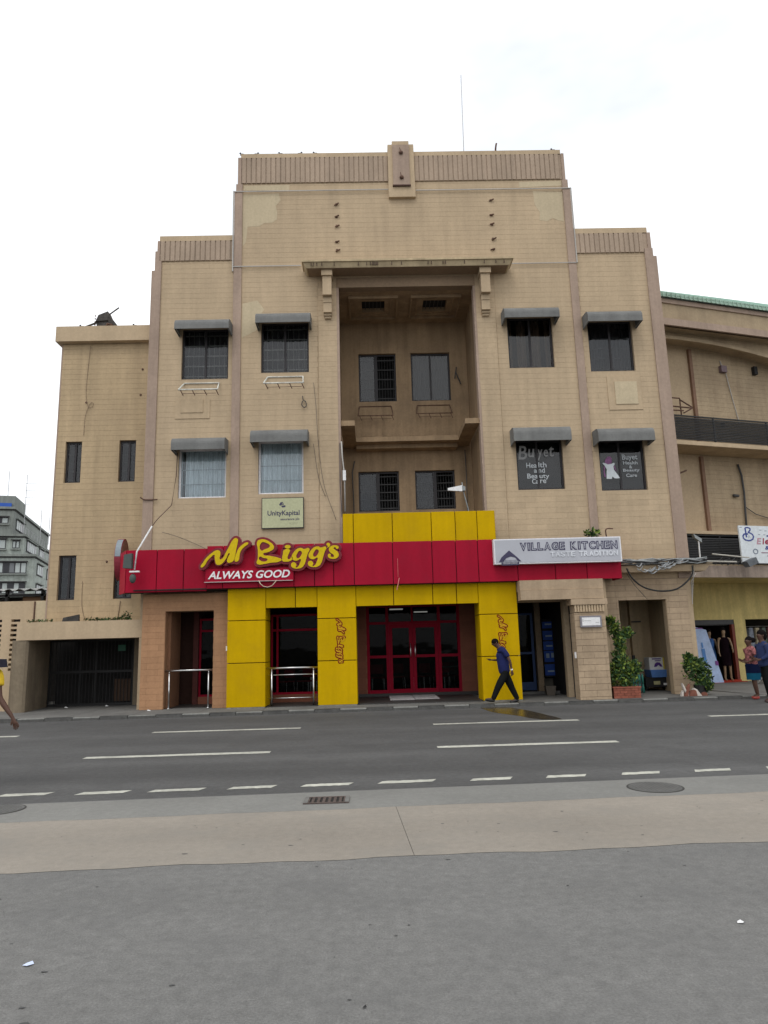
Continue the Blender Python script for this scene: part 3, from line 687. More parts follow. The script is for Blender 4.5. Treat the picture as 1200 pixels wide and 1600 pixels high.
# dining room behind the glass
g = MB(); g.box(-6.2,4.0,ey+5.5,ey+5.6,0,3.1); g.box(-6.29,-6.2,21.4,27.6,0,3.1); g.box(4.0,4.1,20.4,27.6,0,3.1); g.build('dining_room_wall', mat('dim_room_wall',(.07,.055,.05),.8,.1), bld)
MB().box(-6.2,4.0,ey+.1,27.5,.12,.19).build('dining_room_floor', DARKF, bld)
MB().box(-6.2,4.0,21.35,27.5,2.9,2.99).build('dining_room_ceiling', mat('dim_ceiling',(.10,.10,.10),.8), bld)
for (x,y,w_) in [(.55,23.9,.45),(1.5,26.2,.5),(-4.9,23.0,.5)]:
    MB().box(x,x+w_,y,y+.05,2.80,2.84).build('tube_light', mat('tube_glow',(.8,.8,.8),.5,0,fine=0,emit=(1,.97,.9),estr=.7), bld)

# right-hand ground floor: lintel, opening with dark shop, fluted pier
py0 = 18.92
g = MB()
g.box(3.96,6.22,py0+.03,py0+.05,2.985,3.25); g.box(3.96,6.20,py0-.02,py0+.3,2.72,2.978); g.box(3.96,6.22,py0+.05,BY,2.98,3.25); g.box(3.96,5.36,py0+.3,py0+.34,2.72,2.978)
g.build('lintel', BEIGE_G, bld)
pier = MB().box(5.37+.012,6.20-.012,py0+.012,19.36,.085,2.36).build('pier', DJOINT, bld)
for q in blocks(5.37,6.20,.09,2.34,[],.12,.009,.006): piece('block', q[0],q[1],py0,py0+.012,q[2],q[3],BEIGE_G,pier)
def sblocks(y0,y1,z0,z1):
    k = 0
    z = z0
    while z < z1-.03:
        zz = min(z+CO-JT, z1); piece('side_block', 5.37,5.382,y0,y1,z,zz,BEIGE_G,pier); z += CO; k += 1
sblocks(py0+.013,19.36,.09,2.34)
m = MB(); m.box(5.38,6.19,py0-.0,19.36,2.36,2.56); 
m.build('capital', BEIGE_G, pier)
m = MB()
for k in range(11): x = 5.385+k*.0745; m.box(x,x+.045,py0-.035,py0,2.37,2.55)
stuff(m.build('capital_flutes', BEIGE, pier))
MB().box(5.30,6.27,py0-.06,19.4,2.56,2.71).build('capital_slab', BEIGE_G, pier)
MB().box(6.20,6.42,19.37,BY+.01,.085,3.25).build('return_wall', BEIGE, bld)
# inner shop at right opening
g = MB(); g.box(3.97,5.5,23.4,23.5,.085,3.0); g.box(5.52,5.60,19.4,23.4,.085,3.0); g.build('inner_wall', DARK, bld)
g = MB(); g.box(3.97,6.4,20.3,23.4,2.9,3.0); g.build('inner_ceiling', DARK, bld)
cl = MB().box(4.93,5.10,21.7,21.9,.085,2.9).build('inner_column', mat('brown_column',(.22,.165,.11),.9,.2,2), bld)
BLF = mat('blue_door_paint', (.02,.05,.14), .5, .1)
m = MB(); y = 21.95
m.box(4.22,4.28,y,y+.06,.18,2.5); m.box(4.84,4.92,y,y+.06,.18,2.5); m.box(4.28,4.84,y,y+.06,.18,.42); m.box(4.28,4.84,y,y+.06,1.25,1.32); m.box(4.28,4.84,y,y+.06,2.44,2.5)
d_ = m.build('shop_door', BLF, bld); MB().box(4.28,4.84,y+.02,y+.03,.42,1.25).build('pane', GLS, d_); MB().box(4.28,4.84,y+.02,y+.03,1.32,2.44).build('pane', GLS, d_)
MB().box(5.12,6.0,22.3,22.4,.085,.5).build('shop_sill', mat('sill',(.12,.11,.09),.9), bld)
MB().box(4.2,5.9,21.55,21.75,.085,.16).build('shop_step', PAVE, bld)
m = MB(); m.box(5.58,5.66,22.2,22.28,.3,2.6); m.build('shop_frame', mat('teal_frame',(.06,.14,.15),.6), bld)
MB().box(5.66,5.9,22.3,22.34,.3,2.6).build('pane', GLS, bld)
# opening two: inner walls
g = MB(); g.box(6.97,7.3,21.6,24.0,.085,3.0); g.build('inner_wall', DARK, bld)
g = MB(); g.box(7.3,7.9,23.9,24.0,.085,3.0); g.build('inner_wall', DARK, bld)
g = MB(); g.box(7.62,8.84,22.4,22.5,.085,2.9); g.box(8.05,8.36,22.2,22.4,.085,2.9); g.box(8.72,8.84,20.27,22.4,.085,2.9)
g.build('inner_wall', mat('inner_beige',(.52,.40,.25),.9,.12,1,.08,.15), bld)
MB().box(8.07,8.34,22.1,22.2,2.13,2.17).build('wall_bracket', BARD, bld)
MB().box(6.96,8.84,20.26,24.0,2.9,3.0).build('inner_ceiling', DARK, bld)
for q in blocks(8.335,8.345,.09,2.70,[]): pass
m = MB(); z = .09
while z < 2.68: m.box(8.318,8.33,20.013,20.26,z,min(z+CO-JT,2.7)); z += CO
stuff(m.build('reveal_blocks', BEIGE_B, bld))
# ledge above opening two
MB().hexa([(6.86,19.62,3.46),(9.36,19.62,3.46),(9.36,BY-.002,3.46),(6.86,BY-.002,3.46)],[(6.86,19.56,3.64),(9.50,19.56,3.64),(9.50,BY-.002,3.64),(6.86,BY-.002,3.64)]).build('ledge', BEIGE, bld)
MB().box(6.86,9.54,19.52,BY-.002,3.642,3.68).build('ledge_cap', mat('stained_cap',(.20,.16,.11),.9,.2,3,.2,.2), bld)

# ================================================================== SHOPFRONT CLADDING
fy = 19.15
fas = thing('fascia_band', 'long red panelled fascia band above the ground floor', 'fascia', (1.1,fy,3.25))
SEAM = [-4.50,-4.06,-3.10,-2.13,-1.57,-1.05,-.49,.57,1.65,2.30,2.91,3.98,5.01,5.88,6.82]
for a, b in zip(SEAM, SEAM[1:]): piece('red_panel', a+.009, b-.009, fy+rnd.uniform(0,.004), fy+.05, 3.26, 4.42, REDP, fas, .006)
for a, b in zip([-6.72,-5.88,-5.15],[-5.88,-5.15,-4.51]): piece('red_panel', a+.009, b-.009, fy+.10+rnd.uniform(0,.004), fy+.15, 3.21, 4.37, REDP, fas, .006)
m = MB(); m.hexa([(-7.08,fy+.68,3.21),(-6.726,fy+.10,3.21),(-6.70,fy+.16,3.21),(-7.03,fy+.68,3.21)],[(-7.08,fy+.68,4.37),(-6.726,fy+.10,4.37),(-6.70,fy+.16,4.37),(-7.03,fy+.68,4.37)])
m.build('red_panel', REDP, fas)
m = MB(); m.box(-4.5,6.815,fy+.055,fy+.12,3.28,4.40); m.box(-6.68,-4.51,fy+.16,fy+.22,3.23,4.34); m.prism([(-6.69,fy+.17),(-7.02,fy+.67),(-6.4,fy+.67),(-6.4,fy+.17)],'z',3.22,3.24); m.prism([(-6.69,fy+.17),(-7.02,fy+.67),(-6.4,fy+.67),(-6.4,fy+.17)],'z',4.30,4.33); m.box(-4.5,6.815,fy+.12,BY-.05,4.36,4.40); m.box(-6.5,-4.51,fy+.22,BY-.05,4.30,4.34)
m.box(-6.48,3.95,fy+.06,19.38,3.25,3.28); m.box(-6.48,-4.0,19.38,BY-.05,3.25,3.28); m.build('backing_frame', DARK, fas)
m = MB(); m.box(6.815,6.83,fy+.01,BY-.06,3.26,4.42); m.build('end_panel', REDP, fas)
cb = thing('upper_cladding', 'row of flat yellow panels standing above the red fascia in the recess', 'cladding', (1.3,19.4,4.44))
for a, b in zip([-.80,-.5,.59,1.68,2.35,2.96],[-.5,.59,1.68,2.35,2.96,3.47]): piece('yellow_panel', a+.009, b-.009, 19.36, 19.41, 4.30, 5.27, YELP, cb, .006)
MB().box(-.79,3.46,19.415,19.62,4.38,5.25).build('backing_frame', YELJ, cb)
MB().box(3.464,3.476,19.41,19.62,4.40,5.265).build('end_panel', YELP, cb)
# letter outlines shared by the big sign and the pillar logos
def A3(p): return (300+p[0]/10, 830+p[1]/10)
def A4(p): return (400+p[0]/8.57, 830+p[1]/8.57)
def circ(cx, cy, rx, ry, n=14): return [(cx+rx*math.cos(2*math.pi*k/n), cy+ry*math.sin(2*math.pi*k/n)) for k in range(n)]
LT = {
 'M': [[A3(p) for p in [(142,560),(175,495),(235,410),(310,345),(370,305),(415,300),(440,320),(444,370),(438,440),(475,430),(520,355),(575,250),(640,135),(680,108),(712,125),(710,190),(690,290),(672,400),(650,460),(600,492),(556,486),(552,450),(570,395),(588,345),(540,420),(480,500),(430,528),(385,518),(366,470),(356,410),(352,372),(300,405),(240,470),(195,545),(160,568)]]],
 'r': [[A3(p) for p in [(690,480),(668,462),(676,410),(700,330),(735,262),(790,210),(845,178),(876,180),(872,204),(825,240),(780,285),(752,340),(742,400),(735,445),(712,472)]]],
 'B': [[A4(p) for p in [(20,132),(60,112),(120,114),(185,145),(232,188),(240,228),(205,262),(140,288),(96,304),(190,332),(300,358),(342,383),(322,403),(200,424),(100,442),(30,446),(8,425),(22,380),(24,250)]],
       [A4(p) for p in [(76,152),(135,158),(184,190),(180,214),(120,243),(68,260)]], [A4(p) for p in [(50,343),(100,360),(156,381),(44,383)]]],
 'i': [[A4(p) for p in [(372,258),(452,250),(440,300),(425,368),(450,376),(478,345),(492,362),(460,398),(402,410),(356,400),(350,368),(362,300)]], [A4(p) for p in circ(425,210,40,24)]],
}
G = [(714,232),(640,240),(610,226),(560,234),(505,285),(478,345),(498,386),(548,396),(596,376),(586,430),(560,476),(532,486),(540,455),(516,420),(482,425),(468,458),(490,490),(550,502),(612,488),(650,440),(672,370),(694,300)]
GH = [(588,264),(614,280),(602,328),(562,364),(540,348),(552,300)]
LT['g'] = [[A4(p) for p in G],[A4(p) for p in GH]]
LT['G'] = [[A4((p[0]+226,p[1]-20)) for p in G],[A4((p[0]+226,p[1]-20)) for p in GH]]
LT["'"] = [[A4(p) for p in [(970,156),(992,168),(996,190),(975,214),(955,218),(966,200),(948,188),(950,166)]]]
LT['s'] = [[A4(p) for p in [(1104,232),(1106,205),(1070,190),(1020,196),(985,220),(978,255),(1000,290),(1036,315),(1044,340),(1020,348),(1000,338),(1002,312),(980,304),(962,325),(974,354),(1020,371),(1078,362),(1108,328),(1102,288),(1068,255),(1042,230),(1062,215),(1078,236)]]]
def sgn(x, y): return (.0172525*x+6.4e-5*y-10.08399, -.000425*x-.0174079*y+19.38615)
RIM = mat('maroon_rim', (.17,.012,.02), .45, .08); LYEL = mat('letter_yellow', (.58,.42,.006), .5, .05, spec=.15); SIDEP = mat('letter_return', (.32,.07,.10), .5)
sg = thing('shop_sign', 'raised yellow script lettering with maroon rims and italic white slogan on the red fascia', 'sign', (-2.6,18.98,3.5))
for i, (k, P) in enumerate(LT.items()):
    o = outline('letter', [p for p in P], 0.0, 18.955, .022, LYEL, sg, sgn, True)
    outline('letter_backing', P[:1] if k != 'i' else P, .028, 18.9875+i*.0007, .030, RIM, o, sgn, True)
    outline('letter_rim', P[:1] if k != 'i' else P, .062, 18.985+i*.0007, .030, RIM, o, sgn, True)
    outline('letter_side', P[:1] if k != 'i' else P, .070, 19.145, .155-i*.0006, SIDEP, o, sgn, True)
m = MB(); m.prism([sgn(*A4(p)) for p in [(362,262),(480,240),(700,238),(930,212),(990,190),(1095,215),(1100,330),(1010,362),(930,330),(880,430),(800,478),(706,452),(640,470),(545,498),(482,470),(474,415),(420,404),(358,398)]], 'y', 18.964, 18.985); m.build('letter_plate', RIM, sg)
m = MB(); m.box(-4.50,-2.13,19.03,19.14,3.43,3.77); o = m.build('slogan_board', REDP, sg)
MB().box(-4.53,-2.15,19.025,19.10,3.415,3.43).build('board_trim', mat('pale_trim',(.5,.42,.42),.5), o)
text('lettering', 'ALWAYS GOOD', (-4.43,-2.22,3.50,3.71), 19.03, WHITE, sg, .012, .25, .022)
m = MB(); m.tube([(-3.06,19.0,3.43),(-3.01,18.98,3.34),(-2.93,18.98,3.27),(-2.82,18.98,3.245),(-2.70,18.98,3.28),(-2.63,18.98,3.36),(-2.58,19.0,3.43)], .011, 6)
m.build('hanging_flex', mat('cream_flex',(.6,.5,.38),.5), sg, smooth=True)
m = MB(); m.tube([(.73,19.13,3.42),(.70,19.12,3.28),(.66,19.13,3.10)], .012, 6); m.tube([(.70,19.12,3.95),(.70,19.13,3.45)], .005, 5)
single('broken_flex', m, mat('red_flex',(.6,.2,.18),.5), 'thin pale broken wire hanging down the middle of the red fascia', 'wire')
# yellow pillars and lintels
cyf = 19.38
def clad_pillar(x0, x1, label, logo=None, depth=.9):
    t = thing('clad_pillar', label, 'pillar', ((x0+x1)/2,cyf,.085), 'yellow clad pillars of the shopfront')
    for a, b in ((.11,1.25),(1.27,2.38),(2.40,3.26)):
        piece('yellow_panel', x0, x1, cyf+rnd.uniform(0,.003), cyf+.04, a, b, YELP, t, .006)
        piece('side_panel', x0, x0+.03, cyf+.045, cyf+depth, a, b, YELP, t); piece('side_panel', x1-.03, x1, cyf+.045, cyf+depth, a, b, YELP, t)
    MB().box(x0+.035,x1-.035,cyf+.045,cyf+depth-.01,.085,3.24).build('core', YELJ, t)
    pl = MB().box(x0+.01,x1-.01,cyf-.03,cyf+.05,.085,.108).build('plinth', KERBW, t)
    if logo:
        cx, cz, s = logo
        def f(x, y):
            X, Z = sgn(x, y); return (cx+(Z-4.15)*s, cz-(X+2.70)*s)
        lm = mat('logo_yellow', (.53,.30,.01), .5, .05, spec=.14); LRED = mat('logo_red', (.17,.012,.006), .6, .05, spec=.1)
        for i, (k, P) in enumerate(LT.items()):
            outline('logo_rim', P, .024, cyf, .0035+i*.00015, LRED, t, f, True)
            outline('logo_letter', P, -.003, cyf-.003, .004+i*.0001, lm, t, f, True)
    return t
clad_pillar(-3.96,-2.93,'plain yellow pillar beside the orange wall, leftmost of the three yellow pillars')
clad_pillar(-1.52,-.47,'yellow pillar with a vertical logo between the railing and the red doors',(-.90,1.77,.315))
clad_pillar(2.90,3.95,'yellow pillar with a vertical logo behind the walking man in blue',(3.50,1.75,.315))
t = thing('clad_lintel', 'short yellow two-panel lintel over the opening with the two-rail handrail', 'lintel', (-2.2,cyf,2.7), 'yellow clad lintels')
for a, b in ((-2.918,-2.13),(-2.11,-1.532)): piece('yellow_panel', a, b, cyf+.01, cyf+.05, 2.71, 3.26, YELP, t, .005)
MB().box(-2.92,-1.53,cyf+.055,19.9,2.72,3.24).build('core', YELJ, t)
t = thing('clad_lintel', 'long yellow panelled lintel over the red double doors', 'lintel', (1.2,cyf,2.7), 'yellow clad lintels')
for a, b in ((-.458,.56),(.58,1.635),(1.655,2.29),(2.31,2.888)): piece('yellow_panel', a, b, cyf+.01, cyf+.05, 2.70, 3.26, YELP, t, .005)
MB().box(-.46,2.89,cyf+.055,19.9,2.71,3.24).build('core', YELJ, t)

# village kitchen lightbox
vk = thing('lightbox_sign', 'silver lightbox sign with outlined capitals and a hut emblem on the red fascia', 'sign', (5.05,18.95,3.68))
MB().box(3.315,6.795,18.93,19.14,3.70,4.385).build('case', WHITEF, vk)
SLV = mat('silver_acrylic', (.42,.43,.47), .45, .06, 1.2, .02)
MB().box(3.35,6.76,18.92,18.935,3.735,4.355).build('face', SLV, vk)
INK = mat('dark_purple_ink', (.05,.045,.09), .6, .05)
def spread(s, x0, x1, z0, z1, wts, y, mats, e):
    tot = sum(wts.get(c,1) for c in s); x = x0
    for c in s:
        w = (x1-x0)*wts.get(c,1)/tot
        if c != ' ':
            if len(mats) == 2:
                text('letter', c, (x+.004,x+w-.012,z0,z1), y, mats[0], vk, .004, 0, .07)
                text('letter_fill', c, (x+.034,x+w-.042,z0+.030,z1-.030), y-.004, mats[1], vk, .003, 0, -.02)
            else: text('letter', c, (x+.006,x+w-.012,z0,z1), y, mats[0], vk, e, 0, .02)
        x += w
spread('VILLAGE KITCHEN', 4.02, 6.71, 4.045, 4.275, {'I':.45,' ':.6,'L':.85,'E':.85}, 18.92, (INK, mat('silver_letter',(.50,.52,.56),.5)), .004)
spread('TASTE TRADITION', 4.84, 6.70, 3.865, 4.00, {'I':.4,' ':.6}, 18.92, (mat('pale_letter',(.62,.64,.68),.4),), .016)
def hp(x, z): return (3.43+(x-95)*.00315, 4.07-(z-150)*.0034)
m = MB(); m.prism([hp(*p) for p in [(95,243),(120,205),(188,150),(255,205),(290,240),(262,238),(238,208),(200,198),(160,212),(135,240)]], 'y', 18.912, 18.92)
m.prism([hp(*p) for p in [(118,244),(130,244),(130,268),(118,268)]], 'y', 18.912, 18.92); m.prism([hp(*p) for p in [(256,242),(268,242),(268,268),(256,268)]], 'y', 18.912, 18.92)
for x in range(135,255,11): m.prism([hp(*p) for p in [(x,262),(x+6,225),(x+9,226),(x+4,264)]], 'y', 18.914, 18.92)
m.prism([hp(*p) for p in [(130,262),(258,258),(258,268),(130,270)]], 'y', 18.911, 18.913)
m.build('hut_emblem', INK, vk)
# other signs
def textsign_parent(nm, label, box, y, th, face, frame, cat='sign', fw=.02):
    t = thing(nm, label, cat, ((box[0]+box[1])/2, y, box[2]))
    MB().box(box[0],box[1],y,y+th,box[2],box[3]).build('frame', frame, t); MB().box(box[0]+fw,box[1]-fw,y-.006,y,box[2]+fw,box[3]-fw).build('face', face, t)
    return t
us = textsign_parent('wall_sign', 'framed olive cream insurance sign with black lettering below the second white window', (-3.14,-1.93,5.0,5.90), BY-.07, .065, mat('olive_cream',(.44,.45,.28),.6,.06), ALU)
ys = BY-.076
text('lettering','UnityKapital',(-2.97,-2.05,5.33,5.52),ys,INK,us,.002,0,.02); text('lettering','assurance plc',(-2.60,-2.05,5.21,5.30),ys,INK,us,.002,0,.02); text('lettering','RC 277157',(-2.34,-2.10,5.11,5.16),ys,mat('faded_ink',(.25,.25,.17),.7),us,.001)
m = MB(); m.prism([(-2.64,5.68),(-2.60,5.76),(-2.52,5.77),(-2.565,5.68),(-2.60,5.66)],'y',ys-.002,ys); m.prism([(-2.56,5.685),(-2.515,5.74),(-2.50,5.685)],'y',ys-.002,ys); m.prism([(-2.58,5.66),(-2.455,5.67),(-2.455,5.615),(-2.55,5.605)],'y',ys-.002,ys); m.build('emblem', INK, us)
pq = textsign_parent('plaque', 'small white plaque in a grey frame on the fluted pier', (5.50,6.07,1.96,2.26), 18.85, .06, WHITE, mat('plaque_frame',(.22,.21,.23),.5), 'plaque', .045)
m = MB(); m.box(5.56,5.575,18.842,18.844,2.10,2.18); m.box(5.60,5.78,18.842,18.844,2.125,2.135); m.box(5.90,6.0,18.842,18.844,2.075,2.088); m.build('small_print', mat('grey_ink',(.3,.3,.3),.7), pq)
# round projecting sign at the left end
t = thing('round_sign', 'round red rimmed disc sign seen edge-on at the left end of the fascia', 'sign', (-7.17,20.2,3.6))
def disc(xa, xb, r, m, nm, cy=20.2, cz=4.24):
    pts = [(cy+r*.58*math.cos(2*math.pi*k/36), cz+r*math.sin(2*math.pi*k/36)) for k in range(36)]
    MB().prism(pts, 'x', xa, xb).build(nm, m, t)
disc(-7.27,-7.09,.60,mat('drum_rim',(.21,.02,.035),.5),'rim'); disc(-7.089,-7.082,.56,mat('disc_back',(.20,.08,.06),.6),'back'); disc(-7.28,-7.271,.56,REDP,'face')
_m = MB(); _p = [(20.2+.608*.58*math.cos(a), 4.24+.608*math.sin(a)) for a in [math.pi*(.62+.05*k) for k in range(8)]]; _q = [(20.2+.60*.58*math.cos(a), 4.24+.60*math.sin(a)) for a in [math.pi*(.62+.05*k) for k in range(8)]]
_m.prism(_p+_q[::-1], 'x', -7.26, -7.10); _m.build('rim_band', mat('disc_band',(.22,.26,.29),.5), t)

# ---- awnings
def awning(x0, x1, zb, zt, label):
    t = thing('window_awning', label, 'awning', ((x0+x1)/2, BY, zb), 'grey fabric awnings over the windows')
    y0 = 19.45; zt += .09; r = .21; th = .02; sec = [(y0,zb)]
    for k in range(7): a = math.pi*k/12; sec.append((y0+r-r*math.cos(a), zt-r+r*math.sin(a)))
    sec += [(BY-.001, zt+.02)]
    m = MB()
    inn = [(p[0]+th, p[1]-(th if i else 0)) for i, p in enumerate(sec)]; inn[-1] = (BY-.001, zt)
    m.prism(sec+inn[::-1], 'x', x0, x1); m.build('cover', GREYB, t)
    for a, b in ((x0, x0+.015),(x1-.015, x1)):
        MB().prism([(p[0]+.003,p[1]-.003) for p in sec]+[(BY-.002, zb-.02)], 'x', a-.002 if a == x0 else a, b+.002 if b == x1 else b).build('side_flap', GREYB, t)
    f = MB(); f.tube([(x0+.03,y0+.03,zb+.02),(x1-.03,y0+.03,zb+.02)], .012, 6); f.tube([(x0+.04,y0+.03,zb+.02),(x0+.04,BY-.01,zb+.02)], .012, 6); f.tube([(x1-.04,y0+.03,zb+.02),(x1-.04,BY-.01,zb+.02)], .012, 6)
    f.build('rod_frame', GALV, t)
for a in [(-5.67,-4.07,10.96,11.22,'grey awning over the top floor window furthest left'),(-3.29,-1.67,11.11,11.38,'grey awning over the top floor window left of the recess'),
 (4.12,5.77,11.13,11.41,'grey awning over the top floor window right of the recess'),(6.61,8.25,10.96,11.25,'grey awning over the top floor window furthest right'),
 (-5.66,-4.14,7.26,7.56,'grey awning over the white framed window furthest left'),(-3.41,-1.77,7.44,7.75,'grey awning over the white framed window above the olive sign'),
 (4.17,5.84,7.31,7.67,'grey awning with paint flakes over the window with large white lettering'),(6.62,8.26,7.25,7.58,'grey awning with paint flakes over the window with the woman decal')]: awning(*a)
# ---- AC cages
def cage(x0, x1, zt, y, m_, label, d=.45, dz=.36, r=.018):
    t = thing('ac_cage', label, 'bracket cage', ((x0+x1)/2, y, zt-dz-.2), 'empty air conditioner cages')
    f = MB(); A=(x0,y-.01,zt); B=(x1,y-.01,zt); Cc=(x1+.05,y-d,zt-dz); D=(x0-.05,y-d,zt-dz)
    for p, q in ((A,B),(B,Cc),(Cc,D),(D,A)): f.tube([p,q], r*1.2, 6)
    f.build('shelf_frame', m_, t)
    f = MB(); n = 3
    for k in range(n+1):
        x = x0+(x1-x0)*k/n; f.tube([(x,y-d,zt-dz),(x+.07,y-d*.8,zt-dz-.15)], r*.8, 5)
    f.tube([(x0+.04,y-d*.85,zt-dz-.10),(x1,y-d*.85,zt-dz-.10)], r*.45, 5); f.build('struts', RUST, t)
cage(-5.47,-4.44,9.46,BY,CAGE,'empty white steel cage on the wall under the top window furthest left')
cage(-3.00,-1.94,9.61,BY,CAGE,'empty white steel cage on the wall left of the recess')
cage(-.30,.76,9.50,ry,RUST,'rusty empty steel cage in the recess, left one of the pair',.25,.40,.014)
cage(1.64,2.72,9.50,ry,RUST,'rusty empty steel cage in the recess, right one of the pair',.25,.36,.014)
# ---- railings
def rail(x0, x1, y, z, mids, label, zb=.085):
    t = thing('handrail', label, 'railing', ((x0+x1)/2, y, zb), 'stainless handrails')
    MB().tube([(x0,y,z),(x1,y,z)], .026, 8).build('top_rail', STEEL, t, smooth=True)
    for x in (x0+.14, x1-.12):
        MB().tube([(x,y,zb),(x,y,z-.08)], .024, 8).tube([(x,y,z-.09),(x,y,z-.02)], .012, 6).tube([(x,y,zb),(x,y,zb+.02)], .05, 10).build('post', STEEL, t, smooth=True)
    for q in mids: MB().tube([(x0+.05,y+.02,q),(x1-.03,y+.02,q)], .014, 6).build('mid_rail', STEEL, t, smooth=True)
rail(-5.75,-4.42,19.82,1.10,[],'steel handrail with one rail in the orange doorway')
rail(-2.92,-1.53,19.55,1.10,[.92,.31],'steel handrail with three rails between two yellow pillars')
# doormat slats
t = thing('doormat', 'slatted grey entrance mat in front of the red doors', 'doormat', (1.15,20.6,.125))
for (a,b,yo) in ((.42,1.1,0),(1.12,1.8,.10)):
    for k in range(5): MB().box(a+k*-.0,b,20.15+yo+k*.36,20.15+yo+k*.36+.12,.126,.150).build('slat', mat('grey_slat',(.30,.28,.28),.7,.2), t)
# ---- dining furniture seen through the glass
def chair(loc, rz, label):
    t = thing('dining_chair', label, 'chair', loc, 'red dining chairs behind the glass')
    S_ = mat('red_seat', (.35,.012,.03), .5)
    x,y,z = loc; c, s = math.cos(rz), math.sin(rz)
    def q(a, b, h): return (x+a*c-b*s, y+a*s+b*c, z+h)
    def bx(m, a0,a1,b0,b1,h0,h1): m.hexa([q(a0,b0,h0),q(a1,b0,h0),q(a1,b1,h0),q(a0,b1,h0)],[q(a0,b0,h1),q(a1,b0,h1),q(a1,b1,h1),q(a0,b1,h1)])
    m = MB(); bx(m,-.2,.2,-.2,.2,.43,.46); m.build('seat', S_, t)
    m = MB(); bx(m,-.2,.2,.19,.21,.55,.85); m.build('backrest', S_, t)
    for a,b in ((-.18,-.18),(.18,-.18),(-.18,.18),(.18,.18)): MB().tube([q(a*1.1,b*1.1,0),q(a,b,.43)], .013, 6).build('leg', STEEL, t)
chs = [(-2.7,21.9),(-2.1,22.0),(-1.7,22.3),(.1,22.9),(.75,23.1),(1.5,23.0),(2.1,22.7),(2.5,23.3)]
LB = ['behind the railing window, nearest the yellow pillar at left','behind the railing window, middle one','behind the railing window, nearest the logo pillar','behind the left side pane of the doors','behind the left door leaf','behind the right door leaf','behind the right side pane, front one','behind the right side pane, rear one']
for (p, l) in zip(chs, LB): chair((p[0],p[1],.19), rnd.uniform(-.6,.6), 'red dining chair with metal legs '+l)
def dtable(x, y, lb):
    t = thing('dining_table', lb, 'table', (x,y,.19), 'dining tables behind the glass')
    MB().box(x-.35,x+.35,y-.3,y+.3,.90,.94).build('tabletop', mat('grey_top',(.22,.22,.22),.4), t); MB().tube([(x,y,.19),(x,y,.9)],.03,8).build('leg', STEEL, t)
dtable(2.35,22.95,'grey dining table behind the right side pane of the doors'); dtable(-2.0,22.7,'dining table behind the railing window')
# ---- hanging blue boards in the dark shop
t = thing('poster_rack', 'vertical stack of blue printed boards hanging in the dark shop doorway', 'poster rack', (5.4,22.0,.6))
BB = mat('blue_board', (.015,.06,.30), .5, .15, 2); BM = mat('pale_print', (.25,.32,.4), .6, .2)
for k, (z0, z1) in enumerate([(.60,.93),(1.0,1.33),(1.36,1.62),(1.66,1.94),(2.02,2.22)]):
    o = MB().box(5.22,5.60,22.0,22.04,z0,z1).build('board', BB, t); m = MB()
    if k == 1: m.box(5.28,5.38,21.994,22.0,z0+.12,z0+.26); m.box(5.44,5.52,21.994,22.0,z0+.13,z0+.27)
    else: m.box(5.30,5.50,21.994,22.0,z0+.1,z0+.15)
    m.build('print', BM, o)
MB().box(5.20,5.62,22.04,22.06,.55,2.3).build('back_rail', DARK, t)
single('crate', MB().hexa([(4.98,20.9,.085),(5.2,20.9,.085),(5.2,21.1,.085),(4.98,21.1,.085)],[(4.94,20.88,.35),(5.24,20.88,.35),(5.24,21.12,.35),(4.94,21.12,.35)]), mat('brown_bin',(.13,.11,.09),.8), 'small brown bin on the step of the dark shop', 'bin')
single('wall_switch', MB().box(5.33,5.37,19.0,19.06,1.16,1.32), WHITE, 'small white box on the left side of the fluted pier', 'box')
single('wall_switch', MB().box(3.95,3.985,19.7,19.8,1.16,1.32), WHITE, 'small white box on the side of the right yellow pillar', 'box')
single('wall_switch', MB().box(-4.0,-3.962,19.42,19.5,1.60,1.72), WHITE, 'small white box between the orange wall and the yellow pillar', 'box')

# ---- equipment in the recess
t = thing('panel_antenna', 'small white wedge shaped antenna on a pole at the right of the recess', 'antenna', (2.88,20.3,4.6))
m = MB(); m.tube([(2.89,20.3,4.6),(2.87,20.3,5.5),(2.76,20.3,6.0),(2.72,20.3,6.32)], .018, 8); m.build('pole', GALV, t, smooth=True)
m = MB(); m.hexa([(2.28,20.20,6.06),(2.70,20.16,6.02),(2.70,20.30,6.02),(2.28,20.24,6.06)],[(2.28,20.20,6.13),(2.70,20.16,6.20),(2.70,20.30,6.20),(2.28,20.24,6.13)]); m.build('housing', WHITE, t)
MB().box(2.66,2.80,20.22,20.34,6.05,6.18).build('clamp', GALV, t)
t = thing('cable_box', 'white cable with a white junction box hanging at the left edge of the recess', 'junction box', (-.78,20.0,5.4))
MB().tube([(-.82,19.95,7.55),(-.80,19.95,7.1),(-.76,19.93,6.7),(-.74,19.93,6.5),(-.74,19.93,5.45)], .022, 8).build('cable', COND, t, smooth=True)
MB().box(-.79,-.70,19.88,19.96,6.36,6.66).build('box', WHITE, t)
for P_, r_, lb in [([(-.83,19.93,5.3),(-.87,19.93,6.3),(-.86,19.93,7.5)],.012,'thin dark cable beside the white cable at the left edge of the recess'),([(-.5,22.4,7.6),(-.58,22.4,7.2),(-.55,22.4,6.2),(-.54,22.4,5.0)],.02,'dark cable on the back wall at the lower left of the recess'),
 ([(3.15,22.4,7.9),(3.16,22.4,7.0),(3.12,22.4,5.2)],.015,'dark cable on the back wall behind the white wedge antenna'),([(2.93,22.4,10.4),(3.0,22.4,10.8),(2.98,22.4,10.6),(3.12,22.4,10.2)],.02,'short forked dark cable end right of the upper recess windows')]:
    single('loose_cable', MB().tube(P_, r_, 5), BARD, lb, 'cable', 'loose cables in the recess')
